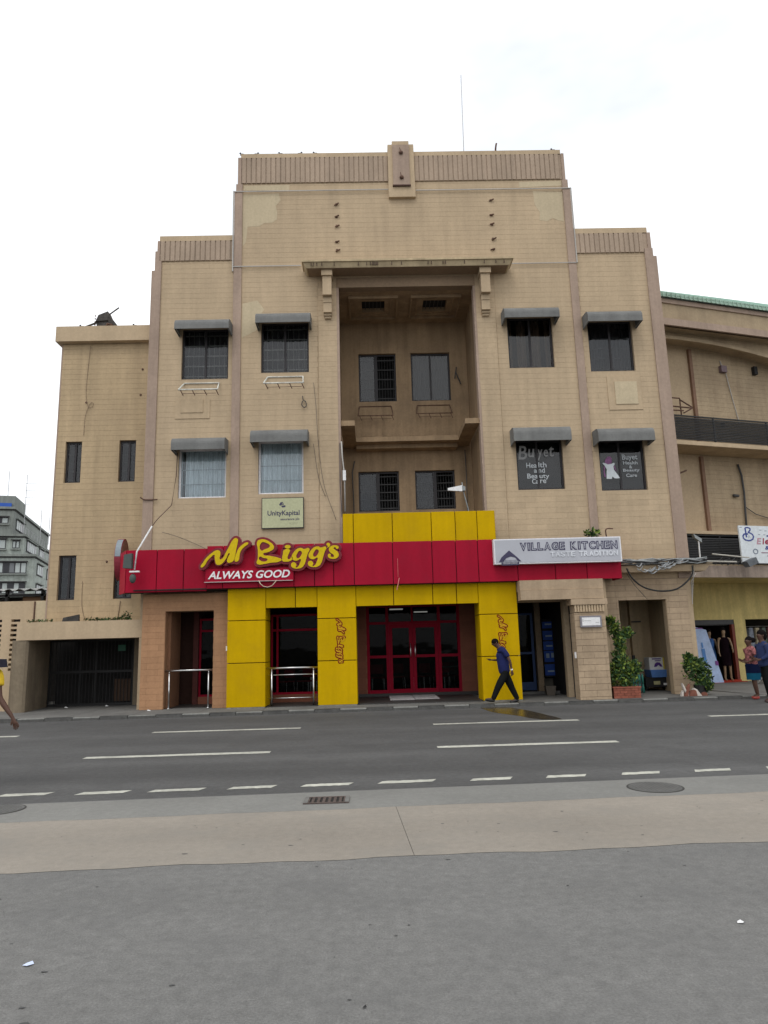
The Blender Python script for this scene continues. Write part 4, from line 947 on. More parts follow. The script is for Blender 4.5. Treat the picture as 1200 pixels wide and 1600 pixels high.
# stubs of old lettering fixings
for i, (x, zz, lb) in enumerate([(-.86,[15.32,14.88,14.57,14.02,13.74],'column of old rusty sign fixings on the upper wall, left of centre'),(4.02,[15.38,14.86,14.53,14.04,13.68],'column of old rusty sign fixings on the upper wall, right of centre')]):
    t = thing('sign_fixings', lb, 'fixing', (x,BY,zz[-1]), 'old sign fixings on the upper wall')
    for z in zz: m = MB(); dx = rnd.uniform(-.03,.03); m.tube([(x-.07+dx,BY-.03,z-rnd.uniform(0,.05)),(x+.07+dx,BY-.05,z+rnd.uniform(0,.05))],.022,6); m.box(x-.03,x+.03,BY-.03,BY,z-.03,z+.03); m.build('stub', RUST, t)
# floodlight with arm
t = thing('floodlight', 'grey floodlight on a thin white arm before the left fascia end', 'light', (-6.4,18.9,3.5))
MB().tube([(-5.95,18.95,4.98),(-6.32,18.9,4.28),(-6.36,18.9,3.8)], .022, 8).build('arm', WHITE, t, smooth=True); MB().box(-6.48,-6.22,18.84,18.9,3.72,3.76).build('bracket', WHITE, t)
MB().hexa([(-6.66,18.84,3.84),(-6.42,18.80,3.82),(-6.42,18.96,3.82),(-6.64,19.0,3.84)],[(-6.64,18.84,4.20),(-6.42,18.80,4.23),(-6.42,18.96,4.23),(-6.62,19.0,4.20)]).build('lamp_head', MATS['lamp_grey'] if 'lamp_grey' in MATS else mat('lamp_grey',(.07,.085,.08),.6), t)
m = MB(); m.ball((-6.40,18.9,3.56),.09,.07,.13); m.build('lower_lamp', mat('lamp_grey',(.16,.18,.18),.5), t, smooth=True)
MB().tube([(-5.95,18.95,4.98),(-5.9,19.2,5.2),(-5.72,BY-.08,5.75),(-5.62,BY-.06,6.6),(-5.60,BY-.06,7.3)], .012, 6).build('cable', mat('brown_cable',(.12,.08,.06),.8), t, smooth=True)
def wire(pts, r, m, lb, cat='wire', nm='wire'):
    if len(pts) > 2: pts = crv(pts)
    return single(nm, MB().tube(pts, r, 5), m, lb, cat, smooth=True)
wire([(-5.95,BY-.12,4.96),(-5.5,BY-.07,4.82),(-5.0,BY-.06,4.60),(-4.7,BY-.06,4.45)], .006, BARD, 'thin sagging wire above the left end of the red fascia')
wire([(-1.62,BY-.06,9.4),(-1.55,BY-.06,8.6),(-1.5,BY-.06,7.6),(-1.35,BY-.08,6.3),(-1.0,BY-.08,5.2)], .006, BARD, 'thin wire hanging down the wall left of the recess')
wire([(-1.64,BY-.05,7.5),(-1.5,BY-.05,6.5),(-1.3,BY-.07,5.9)], .006, BARD, 'short thin wire beside the awning above the olive sign')
wire([(-1.95,BY-.06,8.98),(-1.93,BY-.06,8.85),(-1.86,BY-.06,8.80),(-1.84,BY-.06,8.68),(-1.90,BY-.06,8.62),(-1.97,BY-.06,8.70),(-1.95,BY-.06,8.82)], .014, BARD, 'small coil of dark cable below the white cage left of the recess', 'cable')
wire([(-6.62,BY-.1,6.0),(-6.5,BY-.08,5.93),(-6.14,BY-.06,5.93)], .02, RUST, 'bent rusty bar sticking out at the left corner strip', 'bar', 'iron_bar')
wire([(6.58,19.4,4.42),(6.58,19.4,4.66),(6.78,19.4,4.68)], .02, RUST, 'small hooked brown rod behind the silver lightbox', 'rod', 'hooked_rod')
# mast and roof rods
wire([(3.40,21.0,16.6),(3.46,21.0,20.9)], .013, mat('mast_grey',(.45,.45,.46),.6), 'tall thin antenna mast on the roof right of the parapet emblem', 'mast', 'antenna_mast')
wire([(4.27,BY+.1,16.9),(4.28,BY-.02,17.2),(4.32,BY,17.42)], .03, RUST, 'short bent dark rod on the parapet right of the mast', 'rod', 'roof_rod')
# birds
def bird(loc, rz, lb, k_=.68):
    t = thing('pigeon', lb, 'bird', loc, 'dark birds perched on the roof edges')
    c, s = math.cos(rz), math.sin(rz)
    F_ = lambda v: (loc[0]+v[0]*k_, loc[1]+v[1]*k_, loc[2]+v[2]*k_); x = y = z = 0
    m = MB(F_); n0 = 0
    m.ball((x,y,z+.10),.11,.06,.065,8,6); m.ball((x-.10*c,y,z+.19),.04,.035,.04,8,6); m.tube([(x-.07*c,y,z+.13),(x-.10*c,y,z+.18)],.035,6)
    m.tube([(x+.08*c,y,z+.09),(x+.22*c,y,z+.04)],.035,6,.012); m.tube([(x-.13*c,y,z+.185),(x-.165*c,y,z+.18)],.01,5)
    m.build('body', mat('pigeon_grey',(.05,.05,.055),.8), t, smooth=True)
    m = MB(F_); m.tube([(x,y-.02,z),(x,y-.02,z+.06)],.006,4); m.tube([(x+.02,y+.02,z),(x+.02,y+.02,z+.06)],.006,4); m.build('legs', RUST, t)
for (x, y, z, a, lb) in [(-3.85,BY+.1,17.14,0,'dark bird at the left corner of the tall parapet'),(-3.42,BY+.1,17.14,3.14,'second dark bird from the left corner of the tall parapet'),(-2.61,BY+.1,17.14,0,'dark bird on the tall parapet, third from the left corner'),(-2.03,BY+.1,17.14,3.14,'dark bird on the tall parapet, fourth from the left corner'),(-1.50,BY+.1,17.14,0,'dark bird on the tall parapet nearest the emblem'),(6.18,BY+.1,17.14,0,'dark bird near the right corner of the tall parapet')]: bird((x,y,z), a, lb)
# cable tangle and hanging loops on the ledge
t = thing('cable_tangle', 'tangled grey and silver cables heaped on the ledge beside the red fascia', 'cables', (8.1,19.5,3.5))
for k in range(16):
    z0 = 3.70+rnd.uniform(-.03,.10); pts = []
    for i in range(9): x = 6.9+i*.31; pts.append((x, 19.5+rnd.uniform(-.07,.05), z0+rnd.uniform(-.04,.05)))
    MB().tube(pts, rnd.choice([.012,.016,.02]), 5).build('cable', rnd.choice([BARD, GALV, mat('pale_cable',(.26,.27,.27),.6), BARD]), t, smooth=True)
for k in range(20):
    x = 7.35+rnd.uniform(0,1.15); w = rnd.uniform(.1,.38); z = 3.47+abs(x-7.7)*.17+rnd.uniform(-.04,.13)
    MB().tube(crv([(x,19.46,z),(x+w*.35,19.42,z-.05*(1 if x<8.2 else .3)),(x+w*.7,19.43,z+.0),(x+w,19.45,z+.06)],4), rnd.uniform(.010,.024), 6).build('loop', mat('silver_wrap',(.27,.28,.285),.6,.45,9), t, smooth=True)
m = MB(); m.tube(crv([(7.08,19.45,3.56),(7.2,19.45,3.30),(7.45,19.45,3.06),(7.75,19.45,2.94),(8.1,19.45,2.90),(8.45,19.46,2.96),(8.75,19.5,3.15),(8.92,19.5,3.35),(8.96,19.5,3.6)]), .024, 7)
m.build('hanging_cable', BLACK, t, smooth=True); MB().tube([(7.15,19.7,3.45),(7.4,19.8,3.1),(7.75,19.9,2.72)],.008,5).build('thin_cable', BARD, t)
m = MB(); m.tube([(9.05,19.6,3.55),(9.02,19.7,3.2),(8.98,19.8,2.6)],.012,5); m.tube([(9.4,20.3,3.45),(9.1,20.0,3.2),(9.05,19.95,2.55)],.011,5)
m.build('pipe', COND, t)
# plant on the lightbox top
def leafy(name, label, cat, blobs, n, size, mats, loc, stems=None, group=None, seed=1, trunk=None):
    r = random.Random(seed); t = thing(name, label, cat, loc, group)
    m = MB(); 
    for k in range(n):
        c, R = blobs[k % len(blobs)] if r.random() < .5 else r.choice(blobs)
        while True:
            v = Vector((r.uniform(-1,1), r.uniform(-1,1), r.uniform(-1,1)))
            if .25 < v.length < 1: break
        p = Vector((c[0]+v.x*R[0], c[1]+v.y*R[1], c[2]+v.z*R[2])); s = size*r.uniform(.6,1.3)
        d = Vector((r.uniform(-1,1), r.uniform(-1,.6), r.uniform(-.7,.9))).normalized(); u = d.cross(Vector((r.uniform(-1,1),r.uniform(-1,1),r.uniform(.2,1)))).normalized()
        nrm = d.cross(u)*s*.12
        m.cur = r.choice(range(len(mats)))
        m.add([p, p+d*s*.35+u*s*.24+nrm, p+d*s*.75+u*s*.18+nrm, p+d*s, p+d*s*.75-u*s*.18+nrm, p+d*s*.35-u*s*.24+nrm], [(0,1,2,3),(0,3,4,5)])
    stuff(m.build('foliage', mats, t))
    if stems:
        m = MB()
        for q in stems: m.tube(q[0], q[1], 6, q[2] if len(q) > 2 else None)
        m.build('stem', mat('bark',(.09,.065,.045),.9,.2,6), t, smooth=True)
    return t
LG = [mat('leaf_green',(.05,.105,.022),.55,.25,3), mat('leaf_dark',(.025,.055,.018),.6,.25,3), mat('leaf_bright',(.17,.23,.04),.5,.25,3), mat('leaf_mid',(.04,.09,.03),.55,.25,3)]
leafy('small_plant','small green plant sprouting above the silver lightbox sign','plant',[((6.12,19.3,4.52),(.22,.12,.12))],90,.13,LG[:3],(6.12,19.3,4.4),[([(6.12,19.35,4.38),(6.13,19.3,4.5)],.012)],seed=3)

# ================================================================== LEFT STAIR TOWER
TY = 20.6
tw = thing('stair_tower', 'plain ochre four storey wing with narrow dark windows left of the main facade', 'building', (-8,TY,0))
TH = [(-9.15,-8.66,6.64,7.92),(-7.54,-7.04,6.64,7.93),(-9.15,-8.64,3.16,4.46),(-7.53,-7.0,3.16,4.40)]
g = MB()
for r in rects(-9.42,-6.60,2.2,11.05,TH): g.box(r[0],r[1],TY+.012,TY+.3,r[2],r[3])
g.box(-9.42,-9.15,TY+.3,28,2.2,11.05); g.box(-6.85,-6.60,TY+.3,28,2.2,11.0); g.box(-9.15,-6.85,27.8,28,2.2,11.0); g.box(-9.15,-6.85,TY+.9,TY+1.0,2.2,11.0)
g.build('wall', mat('ochre_joint',(.39,.29,.18),.95,.1), tw)
g = MB()
for q in blocks(-9.42,-6.57,2.2,11.05,TH,.2): g.box(q[0],q[1],TY,TY+.012,q[2],q[3])
stuff(g.build('block_facing', TOWER, tw))
MB().box(-9.44,-9.40,TY-.006,TY+.2,2.2,11.05).build('corner_strip', MAUVE, tw)
MB().box(-9.56,-6.58,TY-.22,28.2,11.06,11.55).build('parapet_beam', BEIGE, tw)
for h, lb in zip(TH, range(4)): window(*h, TY, 'dimbars', tw, .55, 'window')
def spot(x, z, y): return MB().ball((x,y,z),.035,.02,.035,8,5)
m = MB()
for x, z in [(-6.93,10.19),(-6.96,9.36),(-8.6,9.15),(-7.75,4.25)]: m.ball((x,TY-.005,z),.035,.025,.035,8,5)
m.build('fixing_hole', RUST, tw)
wire([(-8.55,TY-.03,11.0),(-8.6,TY-.015,10.2),(-8.62,TY-.015,9.4),(-8.52,TY-.02,9.0),(-8.40,TY-.02,9.02),(-8.38,TY-.02,9.12),(-8.48,TY-.02,9.1),(-8.6,TY-.02,8.7),(-8.62,TY-.02,8.1)], .006, mat('thin_brown',(.22,.16,.11),.8), 'thin stray wire looping down the plain ochre wing')
wire([(-8.42,TY-.02,3.7),(-8.40,TY-.02,3.0),(-8.30,TY-.02,2.6)], .007, MATS['thin_brown'], 'thin brown wire below the lower left narrow window')
wire([(-7.30,TY-.02,3.1),(-7.36,TY-.02,2.55)], .010, MATS['thin_brown'], 'short brown wire below the narrow window half hidden by the red fascia')
# heap of scrap on the tower roof
t = thing('roof_scrap', 'dark heap of scrap machinery with a protruding rod on the roof of the ochre wing', 'scrap', (-8.2,21.0,11.55))
SC = mat('scrap_dark',(.06,.055,.05),.9,.4,5,.3)
m = MB(); m.hexa([(-8.42,20.7,11.55),(-7.9,20.7,11.55),(-7.9,21.1,11.55),(-8.42,21.1,11.55)],[(-8.50,20.75,11.85),(-8.05,20.75,11.9),(-8.05,21.05,11.9),(-8.50,21.05,11.85)])
m.hexa([(-8.50,20.7,11.86),(-8.02,20.7,11.90),(-8.02,21.1,11.90),(-8.50,21.1,11.86)],[(-8.44,20.75,12.10),(-8.15,20.75,12.22),(-8.15,21.05,12.22),(-8.44,21.05,12.10)]); m.build('engine_block', SC, t)
MB().hexa([(-8.05,20.7,11.55),(-7.75,20.7,11.55),(-7.75,21.0,11.55),(-8.05,21.0,11.55)],[(-8.12,20.7,12.0),(-7.95,20.7,11.9),(-7.95,21.0,11.9),(-8.12,21.0,12.0)]).build('side_plate', SC, t)
MB().tube([(-8.85,20.8,11.72),(-8.45,20.8,11.88)],.03,6).build('rod', SC, t); MB().tube([(-8.15,20.8,12.10),(-7.82,20.8,12.36)],.022,6).build('rod', SC, t)
m = MB()
for k in range(5): m.tube([(-8.52,20.68,11.62+k*.1),(-8.48,20.68,11.64+k*.1)],.02,5)
m.tube([(-8.2,20.66,11.56),(-8.1,20.66,11.75),(-7.95,20.66,11.7)],.035,6); m.build('pipework', RUST, t, smooth=True)
for x, lb in ((-8.85,'dark bird on the left end of the ochre wing roof'),(-7.2,'dark bird on the right end of the ochre wing roof')): bird((x,20.6,11.55), 0, lb)

# ================================================================== GARAGE PORTAL
gp = thing('garage_portal', 'low concrete portal with a deep dark gated opening at the foot of the ochre wing', 'garage', (-8.2,20,0))
g = MB(); c_ = [(-10.0,20.15),(-9.93,20.03),(-9.82,20.0),(-6.38,20.0),(-6.38,20.55),(-10.0,20.55)]
g.prism(c_, 'z', 2.03, 2.52); g.build('beam', BEIGE, gp)
g = MB(); g.box(-9.9,-6.39,20.56,22.3,2.05,2.3); g.build('roof_slab', PORCH, gp)
g = MB(); g.prism([(-10.02,20.0),(-9.98,20.02),(-9.66,20.02),(-9.60,20.08),(-9.86,22.0),(-10.02,22.0)], 'z', .085, 2.03); g.build('side_wall', mat('grimy_shaded_render',(.20,.16,.11),.9,.18,1.2,.1,.25,.2,30,stain=(.14,.11,.08),stainamt=.5), gp)  # grimy render, base colour darkened further to shade the inner walls
g = MB(); g.box(-7.28,-6.38,21.9,22.1,.085,2.05); g.build('side_wall', MATS['grimy_shaded_render'], gp)
g = MB(); g.box(-9.9,-7.28,22.6,22.7,.085,2.1); g.build('inner_wall', DARK, gp)
GG = mat('gate_grey', (.022,.022,.022), .7, .2)
gt = MB(); gt.box(-9.83,-7.29,21.92,21.96,.10,.16); gt.box(-9.83,-7.29,21.92,21.96,1.98,2.04); gt.box(-9.83,-7.29,21.925,21.955,1.05,1.12)
for x in (-9.83,-8.9,-8.45,-7.33): gt.box(x,x+.04,21.921,21.959,.16,1.98)
gate = gt.build('gate_frame', GG, gp)
for k in range(24):
    x = -9.75+k*.104; MB().tube([(x,21.94,.16),(x,21.94,1.98)],.010,5).build('gate_bar', GG, gp)
MB().box(-7.86,-7.38,21.97,21.99,.2,.85).build('board', mat('brown_board',(.045,.026,.016),.8,.2), gp)
MB().box(-7.77,-7.54,21.89,21.90,1.68,1.86).build('small_sign', mat('green_sign',(.02,.10,.06),.5), gp)
leafy('weeds','low weeds growing along the top of the garage portal beam','weeds',[((-9.6+k*.16,20.1,2.545),(.14,.08,.035)) for k in range(4)]+[((-8.0+k*.16,20.1,2.55),(.13,.08,.04)) for k in range(8)]+[((-6.95,20.15,2.64),(.12,.08,.12))]*3,420,.07,LG[:2]+[mat('dry_weed',(.16,.12,.06),.8,.2)],(-8,20.1,2.52),seed=5)
single('stone_slab', MB().hexa([(-8.72,20.05,2.50),(-8.25,20.05,2.52),(-8.25,20.13,2.52),(-8.72,20.13,2.50)],[(-8.70,20.08,2.63),(-8.27,20.08,2.71),(-8.27,20.16,2.71),(-8.70,20.16,2.63)]), mat('dark_slab',(.045,.042,.038),.9,.3,6), 'broken dark slab leaning on top of the garage portal beam', 'slab')
for x, y, lb in [(-6.0,19.35,'crumpled white litter at the foot of the orange wall'),(-7.9,21.5,'white litter in front of the garage gate'),(-9.0,21.3,'pale litter at the left of the garage gate')]:
    m = MB(); m.ball((x,y,.105),.04,.03,.02,6,4); m.ball((x+.05,y-.04,.10),.03,.04,.015,6,4); single('litter', m, WHITE, lb, 'litter')

# ================================================================== BREEZE BLOCK WALL AND SHED
wx = 20.72
bw = thing('breeze_wall', 'beige boundary wall with pierced louvre openings at the far left', 'wall', (-11.5,wx,0))
cols_ = [(-10.90+.0,-10.58),(-10.46,-10.13)]
BH = []
for c in ((-11.35,-10.72),(-10.46,-10.20)):
    for k in range(11): BH.append((c[0],c[1],1.20+k*.138,1.20+k*.138+.072))
for c in ((-12.3,-11.5),): 
    for k in range(11): BH.append((c[0],c[1],1.20+k*.138,1.20+k*.138+.072))
g = MB()
for r in rects(-16,-9.3,.0,3.17,BH+[(-10.03,-9.2,0,2.05)]): g.box(r[0],r[1],wx,wx+.18,r[2],r[3])
g.build('wall', BEIGE, bw)
MB().box(-16,-10.04,wx+.6,wx+.7,0,3.1).build('backing', DARK, bw)
MB().tube([(-9.80,wx-.03,3.15),(-9.80,wx-.03,2.5)],.025,6).build('downpipe', RUST, bw)
MB().box(-9.78,-9.3,wx-.02,wx,2.5,3.16).build('render_panel', BEIGE_P, bw)
sh = thing('shed_roof', 'corrugated grey sheet roof on dark posts behind the boundary wall', 'roof', (-11.5,22.5,0))
m = MB(); n = 60; x0 = -15; 
vs = []
for j, (y, z) in enumerate([(22.0,3.62),(25.5,3.95)]):
    for k in range(n+1): vs.append((x0+k*.09, y, z+.035*math.sin(k*1.7)))
m.add(vs, [(k,k+1,n+2+k,n+1+k) for k in range(n)]); m.add([(v[0],v[1],v[2]-.02) for v in vs], [(n+1+k,n+2+k,k+1,k) for k in range(n)])
m.build('roof_sheet', mat('roof_sheet_grey',(.30,.31,.30),.7,.2,2,.15), sh, smooth=True)
m = MB()
for x in (-11.4,-10.3,-12.6): m.box(x,x+.08,22.1,22.2,0,3.6)
m.box(-15,-9.6,22.1,22.2,3.42,3.50); m.tube([(-11.8,22.2,3.2),(-11.2,22.2,3.5)],.03,5); m.build('post', DARK, sh)
m = MB(); m.box(-15,-9.5,24.5,24.6,0,3.6); m.build('rear_wall', mat('shed_dark',(.05,.045,.04),.9,.3,2), sh)
MB().box(-10.9,-9.7,22.21,22.25,3.28,3.42).build('fascia_board', mat('brown_fascia',(.13,.07,.035),.8), sh)

# ================================================================== GREY APARTMENT BUILDING FAR LEFT
SCL = 1.9; th_ = math.atan2(2.1,8.4); f_ = Vector((math.cos(th_), math.sin(th_))); s_ = Vector((-math.sin(th_), math.cos(th_)))
Pc = Vector((-28.15,55.0))*SCL
def GX(v): p = Pc+f_*v[0]+s_*v[1]; return (p.x, p.y, v[2])
def zS(z): return 1.6+(z-1.6)*SCL
gb = thing('apartment_block', 'weathered grey apartment block with stepped top floors far behind at the left', 'building', (Pc.x,Pc.y,0))
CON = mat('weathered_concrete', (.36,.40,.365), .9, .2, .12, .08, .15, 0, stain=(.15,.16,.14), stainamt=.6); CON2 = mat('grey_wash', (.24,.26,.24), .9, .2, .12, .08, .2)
z1, z2, z3 = zS(9.45), zS(11.04), zS(13.2)
def tier(u, z0, z1_, wins_f, wins_s, nm='wall', m_=CON):
    g = MB(GX); g.box(-34,u,0,26,z0,z1_); w = g.build(nm, m_, gb); return w
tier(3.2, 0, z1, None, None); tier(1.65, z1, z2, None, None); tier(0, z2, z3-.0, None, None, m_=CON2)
for (u, za) in ((3.2,z1),(1.65,z2),(0,z3)):
    MB(GX).box(-34,u+.25,-.3,26.2,za-.35,za).build('cornice', CON2, gb); MB(GX).box(-34,u+.06,-.10,26.1,za-.55,za-.351).build('cornice_shadow_strip', mat('far_dark_line',(.05,.05,.05),.9), gb)  # solid dark strip painted as the shadow line under each cornice
def far_window(kind, a0, a1, zb_, zt_, u):
    g = MB(GX)
    if kind == 'f':
        g.box(a0,a1,-.10,-.02,zb_,zt_); w = g.build('window', mat('far_frame',(.07,.07,.075),.8), gb)
        n = max(2, int((a1-a0)/.75)); 
        for k in range(n): x = a0+(a1-a0)*k/n; MB(GX).box(x+.10,x+(a1-a0)/n-.08,-.14,-.10,zb_+.15,zt_-.15).build('pane', rnd.choice([mat('far_pane_pale',(.40,.44,.43),.4), mat('far_pane_grey',(.16,.17,.18),.3), MATS.get('far_pane_pale') or mat('far_pane_pale',(.40,.44,.43),.4), mat('far_pane_dark',(.03,.03,.035),.3)]), w)
        MB(GX).box(a0-.2,a1+.2,-.45,-.10,zt_,zt_+.15).build('hood', MATS.get('far_dark_line') or CON2, w); MB(GX).box(a0-.2,a1+.2,-.35,-.10,zb_-.2,zb_).build('sill', CON2, w)
    else:
        g.box(u+.02,u+.10,a0,a1,zb_,zt_); w = g.build('window', MATS['far_frame'], gb); n = max(2, int((a1-a0)/1.1))
        for k in range(n): y = a0+(a1-a0)*k/n; MB(GX).box(u+.10,u+.14,y+.12,y+(a1-a0)/n-.1,zb_+.15,zt_-.15).build('pane', rnd.choice([MATS['far_pane_pale'], MATS['far_pane_grey']]), w)
        MB(GX).box(u+.10,u+.4,a0-.2,a1+.2,zt_,zt_+.15).build('hood', CON2, w)
H = [(z1-2.9-3.0*k, z1-1.2-3.0*k) for k in range(5)]
for k, (a, b) in enumerate(H):
    for x in (-5.6,-14,-22): far_window('f', x, x+7.8, a, b, 0)
    far_window('s', 2.0, 6.0, a, b, 3.2); far_window('s', 9.5, 14, a, b, 3.2)
far_window('f', -3.6, -.8, z2-2.3, z2-.8, 0); far_window('f', .1, 1.05, z2-2.2, z2-1.0, 0); far_window('s', 1.5, 8.0, z2-2.4, z2-.7, 1.65); far_window('s', 10.5, 14, z2-2.4, z2-.7, 1.65)
far_window('f', -4.2, -.7, z3-2.6, z3-1.6, 0); far_window('s', 1.5, 6.5, z3-3.2, z3-1.6, 0)
g = MB(GX); g.box(-12,-.2,1,8,z3,z3+1.9); g.build('roof_room', CON2, gb); MB(GX).box(-12,-.6,.6,.9,z3+.15,z3+.7).build('blue_tarp', mat('blue_tarp',(.03,.10,.42),.6), gb)
m = MB(GX)
for u, y in ((.6,4),(2.6,6),(2.9,11),(-1.5,2)): m.tube([(u,y,z2),(u,y,z3+6 if u < 2 else z2+5)],.05,5)
for k in range(4): m.tube([(1.2,.5,z3+.5+k*1.1),(4.2,.5,z3+.5+k*1.1)],.03,4)
for u0, zz in ((1.55,z2),(3.1,z1)):
    for k in range(8): m.tube([(u0,1+k*2,zz),(u0,1+k*2,zz+1.1)],.04,4)
    m.tube([(u0,1,zz+1.1),(u0,16,zz+1.1)],.04,4)
m.build('aerials', mat('aerial_grey',(.45,.46,.47),.6), gb)
for lb, w in (('balcony hood',0),): pass
MB(GX).box(-4.8,-1.8,-1.0,-.02,z2-3.3-2.9,z2-3.15-2.9).build('hood', CON2, gb)

# ================================================================== RIGHT WING (angled, curved roof)
ra = R_(16); RU = Vector((math.cos(ra), math.sin(ra))); RN = Vector((-math.sin(ra), math.cos(ra))); RO = Vector((9.3,21.6))
def RX(v): p = RO+RU*v[0]+RN*v[1]; return (p.x, p.y, v[2])
rw = thing('auditorium_wing', 'angled beige auditorium wing with louvred balconies and a curved green roof at the right', 'building', (11.5,22.5,0))
RWM = mat('auditorium_render', (.37,.285,.185), .9, .12, .6, .08, .14, .2, stain=(.24,.17,.11), stainamt=.4)
YWL = mat('mustard_render', (.58,.465,.19), .9, .12, .7, .08, .2, .2, stain=(.34,.26,.10), stainamt=.45)
UE = 14
g = MB(RX); g.box(-.5,UE,1.0,1.3,3.82,8.0); g.box(-.5,UE,1.0,1.3,8.0,13.4); g.box(-.4,UE,1.3,14,12.9,13.1); g.build('wall', JOINT, rw)
g = MB(RX)
for (za, zb_) in ((4.95,7.75),(8.0,12.6)):
    for q in blocks(.3,2.33,za,zb_,[]): g.box(q[0],q[1],1.03,1.045,q[2],q[3])
    for q in blocks(2.47,UE,za,zb_,[]): g.box(q[0],q[1],.988,1.0,q[2],q[3])
stuff(g.build('block_facing', RWM, rw))
MB(RX).box(2.34,2.46,.90,1.0,5.05,7.7).build('pilaster', mat('brown_strip',(.20,.12,.08),.9,.15), rw); MB(RX).box(2.34,2.46,.90,1.0,8.0,11.6).build('pilaster', MATS['brown_strip'], rw)
def slab_(u0,u1,v0,v1,a,b,nm,m_): return MB(RX).box(u0,u1,v0,v1,a,b).build(nm, m_, rw)
slab_(-.3,UE,0,1.0,7.76,7.90,'balcony_slab',RWM); slab_(-.3,UE,-.03,0,7.77,7.905,'slab_edge',BEIGE)
slab_(-.3,UE,.3,.99,4.90,5.0,'lintel_band',BEIGE)
slab_(-.3,UE,-.05,2.4,11.9,12.03,'soffit',RWM)
slab_(-.4,UE,-.08,-.05,12.10,12.64,'roof_beam',RWM); slab_(-.4,UE,-.12,-.04,11.86,12.10,'beam_trim',MAUVE); slab_(-.4,UE,-.13,-.04,12.64,12.80,'beam_trim',MAUVE); slab_(-.4,UE,-.04,.1,11.9,12.8,'beam_core',RWM)
# curved secondary beam under the soffit
m = MB(RX); n = 14
for k in range(n):
    a, b = -.3+k*.6, -.3+(k+1)*.6; fz = lambda u: 11.74-.022*(u-1.6)**2
    m.hexa([(a,.35,fz(a)-.12),(b,.35,fz(b)-.12),(b,.45,fz(b)-.12),(a,.45,fz(a)-.12)],[(a,.35,fz(a)+.0),(b,.35,fz(b)+.0),(b,.45,fz(b)+.0),(a,.45,fz(a)+.0)])
    m.hexa([(a,.45,fz(a)-.02),(b,.45,fz(b)-.02),(b,1.0,fz(b)-.02),(a,1.0,fz(a)-.02)],[(a,.45,11.9),(b,.45,11.9),(b,1.0,11.9),(a,1.0,11.9)])
m.build('curved_rib', RWM, rw)
# green roof
ROOFG = mat('green_metal_roof', (.16,.30,.225), .6, .1, .8, .05, .1)
m = MB(RX); n = 12; N_ = 20; vs = []
for j in range(n+1):
    y = -.25+j*j*.085; zc = 12.84+.95*(1-math.exp(-(y+.25)/.9))+.07*(y+.25)
    for k in range(N_+1): u = -.5+k*(UE+.5)/N_; vs.append((u, y, zc+.10*math.sin(u/UE*3.1)))
m.add(vs, [(j*(N_+1)+k, j*(N_+1)+k+1, (j+1)*(N_+1)+k+1, (j+1)*(N_+1)+k) for j in range(n) for k in range(N_)])
m.build('roof', ROOFG, rw, smooth=True)
m = MB(RX); u = -.4
while u < UE: m.box(u,u+.03,-.27,-.24,12.80,12.95); u += .18
m.box(-.4,UE,-.24,-.22,12.80,12.96); stuff(m.build('roof_edge_ribs', mat('pale_green_edge',(.30,.42,.34),.6,.15,3), rw))
# louvred railings
LOU = mat('black_louvre', (.025,.025,.025), .6, .2)
def louvre(z0, z1, v, nm):
    w = MB(RX); 
    for k in range(0,10): w.box(.0+k*2.2,.05+k*2.2,v-.02,v+.03,z0,z1)
    w.box(-.3,UE,v-.02,v+.03,z1-.04,z1+.0)
    o = w.build(nm, LOU, rw); n = int((z1-z0-.06)/.055)
    for k in range(n):
        z = z0+.02+k*.055; MB(RX).hexa([(-.3,v-.03,z),(UE,v-.03,z),(UE,v,z),(-.3,v,z)],[(-.3,v,z+.052),(UE,v,z+.052),(UE,v+.03,z+.052),(-.3,v+.03,z+.052)]).build('slat', LOU, o)
louvre(7.93,8.78,.02,'railing'); louvre(3.83,4.88,.35,'railing')
MB(RX).box(-.3,UE,.5,.52,3.83,4.9).build('backing', DARK, rw)
MB(RX).box(3.64,3.88,.85,.985,10.86,11.1).build('wall_box', mat('mauve_box',(.17,.12,.13),.6), rw); 
m = MB(RX); m.tube([(3.7,.95,11.3),(3.76,.95,11.1)],.02,5); m.tube([(3.9,.95,10.86),(4.05,.95,9.9),(4.25,.95,8.9)],.015,5); m.build('conduit', COND, rw)
MB(RX).box(3.42,3.54,.9,.98,8.85,9.0).build('wall_box', BLACK, rw); MB(RX).box(5.1,5.25,.85,.98,10.9,11.2).build('wall_box', BLACK, rw)
m = MB(RX); m.tube([(3.90,.93,7.5),(4.0,.92,7.1),(4.02,.92,6.5),(3.97,.92,5.8),(3.92,.92,5.0)],.035,6); m.tube([(3.98,.92,6.0),(4.4,.92,5.75),(5.0,.92,5.6)],.015,5); m.tube([(3.55,.93,6.38),(3.75,.9,6.36)],.05,6)
m.build('cable_bundle', BARD, rw, smooth=True)
# iron bracket on the upper wall
t = thing('iron_bracket', 'rusty iron bar bracket sticking out above the louvred balcony', 'bracket', RX((1.4,.6,9.0)))
m = MB(RX)
for p, q in [((.9,.6,9.30),(1.88,.5,9.25)),((.9,.6,9.16),(1.5,.5,9.13)),((1.5,.5,9.05),(1.88,.5,9.25)),((1.48,.6,9.02),(1.48,.6,9.58)),((.9,.6,9.6),(1.48,.6,9.6)),((1.48,.6,9.55),(1.88,.5,9.27))]: m.tube([p,q],.025,6)
m.build('bars', RUST, t)
wire([RX((.95,.6,6.9)),RX((1.35,.5,7.05))], .03, RUST, 'short rusty bar on the beige wall right of the main facade edge', 'bar', 'iron_bar')
